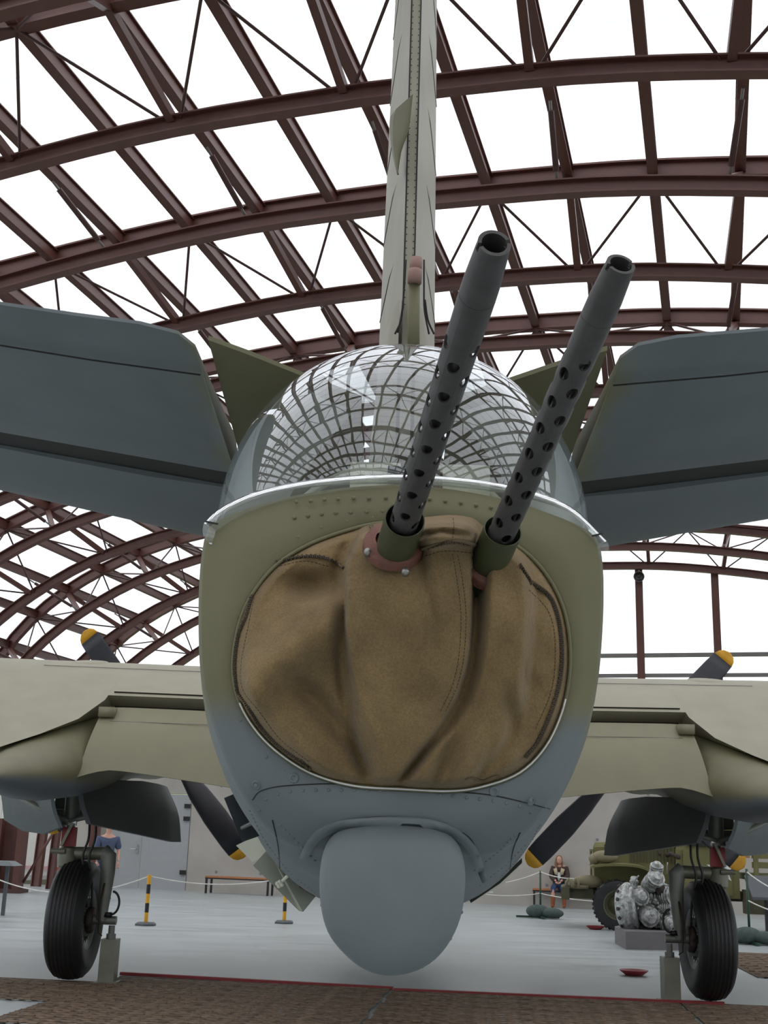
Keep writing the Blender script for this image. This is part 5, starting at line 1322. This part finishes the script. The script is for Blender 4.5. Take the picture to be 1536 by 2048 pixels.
# fender: curved sheet
FP = [(-.52, 1.33), (-.45, 1.36), (-.2, 1.40), (.2, 1.41), (.45, 1.38), (.62, 1.30), (.74, 1.16), (.80, .98), (.84, .78), (.88, .62)]
P = spline(FP, 30); rg = [[(x, -.16, z), (x, -.17, z - .05), (x + 0, -.16, z), (x, .42, z + .02)] for x, z in P]
k = MB(); k.rings([[(x, -.17, z - .05), (x, -.18, z), (x, .45, z + .02)] for x, z in P], False); T('front_fender', k, 'truck', True, sharp=.7)
k = MB(); k.rings([[(x, 1.3, z + .02), (x, 1.9, z)] for x, z in P], False); T('far_fender', k, 'truck', True)
k = MB(); k.rings([[(-.42, .43, .95), (-.42, .43, 1.75), (-.38, .5, 1.86), (-.38, 1.3, 1.86), (-.42, 1.37, 1.75), (-.42, 1.37, .95)], [(1.15, .40, .95), (1.15, .40, 1.86), (1.15, .52, 1.98), (1.15, 1.28, 1.98), (1.15, 1.4, 1.86), (1.15, 1.4, .95)]], True, True, True)
hood = T('hood', k, 'truck')
k = MB()
for i in range(13):
    k = MB(); k.box((.30 + i * .065, .40, 1.62), (.022, .03, .34)); T('louver', k, 'truckdark', False, hood)
k = MB(); k.box((-.2, .41, 1.72), (.04, .03, .2)); T('hood_latch', k, 'truckdark', False, hood)
k = MB(); k.sphere((-.22, .12, 1.55), (.26, .16, .14), 16, 10); k.sphere((-.42, .15, 1.50), (.12, .13, .12), 12, 8); T('headlight_cover', k, 'khaki', True, label='khaki canvas bundle over the headlight')
k = MB()
for y in (.5, .7, .9, 1.1, 1.3): k.box((-.47, y, 1.38), (.03, .04, .62))
k.box((-.47, .9, 1.68), (.05, .9, .05)); k.box((-.47, .9, 1.07), (.05, .9, .05)); T('brush_guard', k, 'truck')
k = MB(); k.rings([[(1.15, .2, .75), (1.15, .2, 1.75), (1.32, .24, 2.35), (1.32, 1.56, 2.35), (1.15, 1.6, 1.75), (1.15, 1.6, .75)], [(2.35, .18, .75), (2.35, .18, 1.75), (2.35, .24, 2.38), (2.35, 1.56, 2.38), (2.35, 1.62, 1.75), (2.35, 1.62, .75)]], True, True, True)
cab = T('cab', k, 'truck')
k = MB(); k.box((1.75, .17, 1.28), (.92, .03, .95)); dd_ = T('cab_door', k, 'truck', False, cab); k = MB(); k.box((1.72, .15, 2.05), (.75, .02, .4)); T('side_window', k, 'gap', False, cab)
k = MB(); k.box((1.45, .12, .70), (.72, .2, .5)); k.box((1.45, .01, .72), (.66, .02, .44)); T('step_box', k, 'truck', False)
k = MB(); k.box((1.2, .05, .56), (1.2, .36, .05)); T('running_board', k, 'truckdark')
k = MB(); k.box((.86, .3, 1.66), (.05, .05, .1)); k.tube([(1.0, .3, 1.62), (1.05, .2, 1.66), (1.2, .2, 1.6), (1.25, .3, 1.52)], .05, 8); T('air_horn', k, 'wreckdark', True)
# five-pointed star on the cab door
st_ = MB(); R_ = .30; cst = (2.02, .145, 1.36); pts = []
for i in range(10):
    a_ = PI / 2 + i * PI / 5; rr = R_ if i % 2 == 0 else R_ * .382; pts.append((cst[0] + rr * math.cos(a_), cst[1], cst[2] + rr * math.sin(a_)))
st_.add(pts + [(cst[0], cst[1], cst[2])], [(i, (i + 1) % 10, 10) for i in range(10)]); T('star_marking', st_, 'white', False, cab, label='white five-pointed star')
bedr = MB(); bedr.box((4.35, .9, 1.22), (3.6, 2.1, .14)); bd = T('cargo_bed', bedr, 'truck')
for i, z in enumerate((1.48, 1.68, 1.88, 2.1)):
    k = MB(); k.box((4.35, -.15, z), (3.6, .04, .13)); T('bed_slat', k, 'truck', False, bd)
for i in range(6):
    k = MB(); k.box((2.62 + i * .7, -.18, 1.65), (.09, .06, 1.0)); T('bed_stake', k, 'truck', False, bd)
k = MB(); k.rings([[(x, .9 + 1.05 * math.cos(a_), 2.15 + .55 * math.sin(a_)) for a_ in np.linspace(0, PI, 12)] for x in (2.6, 3.5, 4.4, 5.3, 6.1)], False); T('bed_cover', k, 'khaki', True)
k = MB(); k.box((2.75, .1, .70), (.7, .35, .5)); T('fuel_tank', k, 'truckdark')
k = MB(); k.box((3.1, -.12, .36), (.5, .03, .7)); T('mud_flap', k, 'black')

# ================================================================ LEFT BACKGROUND, LAMP, DISPLAY PIECES
g0 = ground(16, 1785); k = MB()
R = root('steel_buttress', 'rust-red steel roof foot with diagonal brace at far left', 'steel frame', (float(g0[0]), float(g0[1]), 0))
for dx in (-.35, .22):
    k = MB(); k.box((g0[0] + dx, g0[1], .9), (.16, .5, 1.8)); build('flange', k, M['rust'], R)
k = MB(); k.box((g0[0] - .06, g0[1] + .1, .9), (.5, .05, 1.8)); build('web', k, M['rust'], R)
k = MB(); k.box((g0[0] - .1, g0[1], .05), (1.0, .8, .1)); build('base_plate', k, M['rust_dark'], R)
k = MB(); k.tube([g0 + [.35, 0, .25], g0 + [1.1, .1, 1.75]], .035, 10); build('diagonal_brace', k, M['rust'], R, True)
g0 = ground(180, 1788); R = root('steel_column', 'rust-red steel column behind the left strut', 'steel frame', (float(g0[0]), float(g0[1]), 0))
k = MB(); k.box((g0[0] - .1, g0[1] + .4, 1.3), (.22, .3, 2.6)); build('shaft', k, M['rust'], R)
k = MB(); k.box((g0[0], g0[1] + .4, .04), (.7, .55, .08)); build('base_plate', k, M['rust_dark'], R)
g0 = ground(-22, 1830); R = root('display_table', 'grey-topped table cut by the left frame edge', 'table', (float(g0[0]), float(g0[1]), 0))
k = MB(); k.box((g0[0], g0[1], .92), (.9, .6, .08), taper=.7); build('table_top', k, M['grey'], R)
for dx in (-.3, .25):
    k = MB(); k.box((g0[0] + dx, g0[1], .44), (.06, .06, .88)); build('leg', k, M['darkgrey'], R)
g0 = ground(1530, 1880); R = root('information_stand', 'dark sloping information stand at the right frame edge', 'information stand', (float(g0[0]), float(g0[1]), 0))
k = MB(); k.add([tuple(g0 + v) for v in ((-.25, -.2, .75), (.6, -.2, .75), (.6, .25, 1.12), (-.25, .25, 1.12), (-.25, -.2, .70), (.6, -.2, .70), (.6, .25, 1.06), (-.25, .25, 1.06))], [(0, 1, 2, 3), (7, 6, 5, 4), (0, 4, 5, 1), (1, 5, 6, 2), (2, 6, 7, 3), (3, 7, 4, 0)]); build('panel', k, M['darkgrey'], R)
for dx in (0.05, .5):
    k = MB(); k.box((g0[0] + dx, g0[1], .37), (.05, .05, .74)); build('leg', k, M['black'], R)
# orange display drape seen behind the right strut
g0 = ground(1500, 1850); P0_ = atY(1487, 1680, 18.6); R = root('orange_panel', 'orange curved display panel behind the right strut', 'display panel', (float(P0_[0]), float(P0_[1]), 0))
k = MB(); k.rings([[atY(1474, y, 18.8), atY(1474 + 26 * math.sin(max(0, min(1, (y - 1636) / 75)) * PI / 2) ** 1.0, y, 18.7)] for y in np.linspace(1636, 1716, 14)], False); build('panel', k, M['orange'], R, True)
k = MB(); k.beam((P0_[0], P0_[1] + .1, 0), (P0_[0], P0_[1] + .1, 2.0), .06, .06); build('stand', k, M['black'], R)
# floodlight on the glazing column
LP = atT(1278, 1153, 33.0); LAMP = root('floodlight', 'round caged floodlight hung high on the glazing column at right', 'lamp', tuple(LP))
k = MB(); k.lathe(LP, -HU + np.array([0, 0, -.25]), [(-.18, .05), (-.12, .11), (0, .14), (.02, .15), (.02, .135), (0, .13)], 24); build('housing', k, M['zinc'], LAMP, True, sharp=.6)
k = MB(); k.sphere(LP, (.06, .04, .05), 12, 8); k.beam(LP - HV * .13, LP + HV * .13, .015, .02); build('bulb_and_bar', k, M['black'], LAMP)
k = MB(); k.beam(LP + [0, 0, .13], LP + np.array([0, 0, .3]) + HU * .15, .03, .03); build('bracket', k, M['zinc'], LAMP)
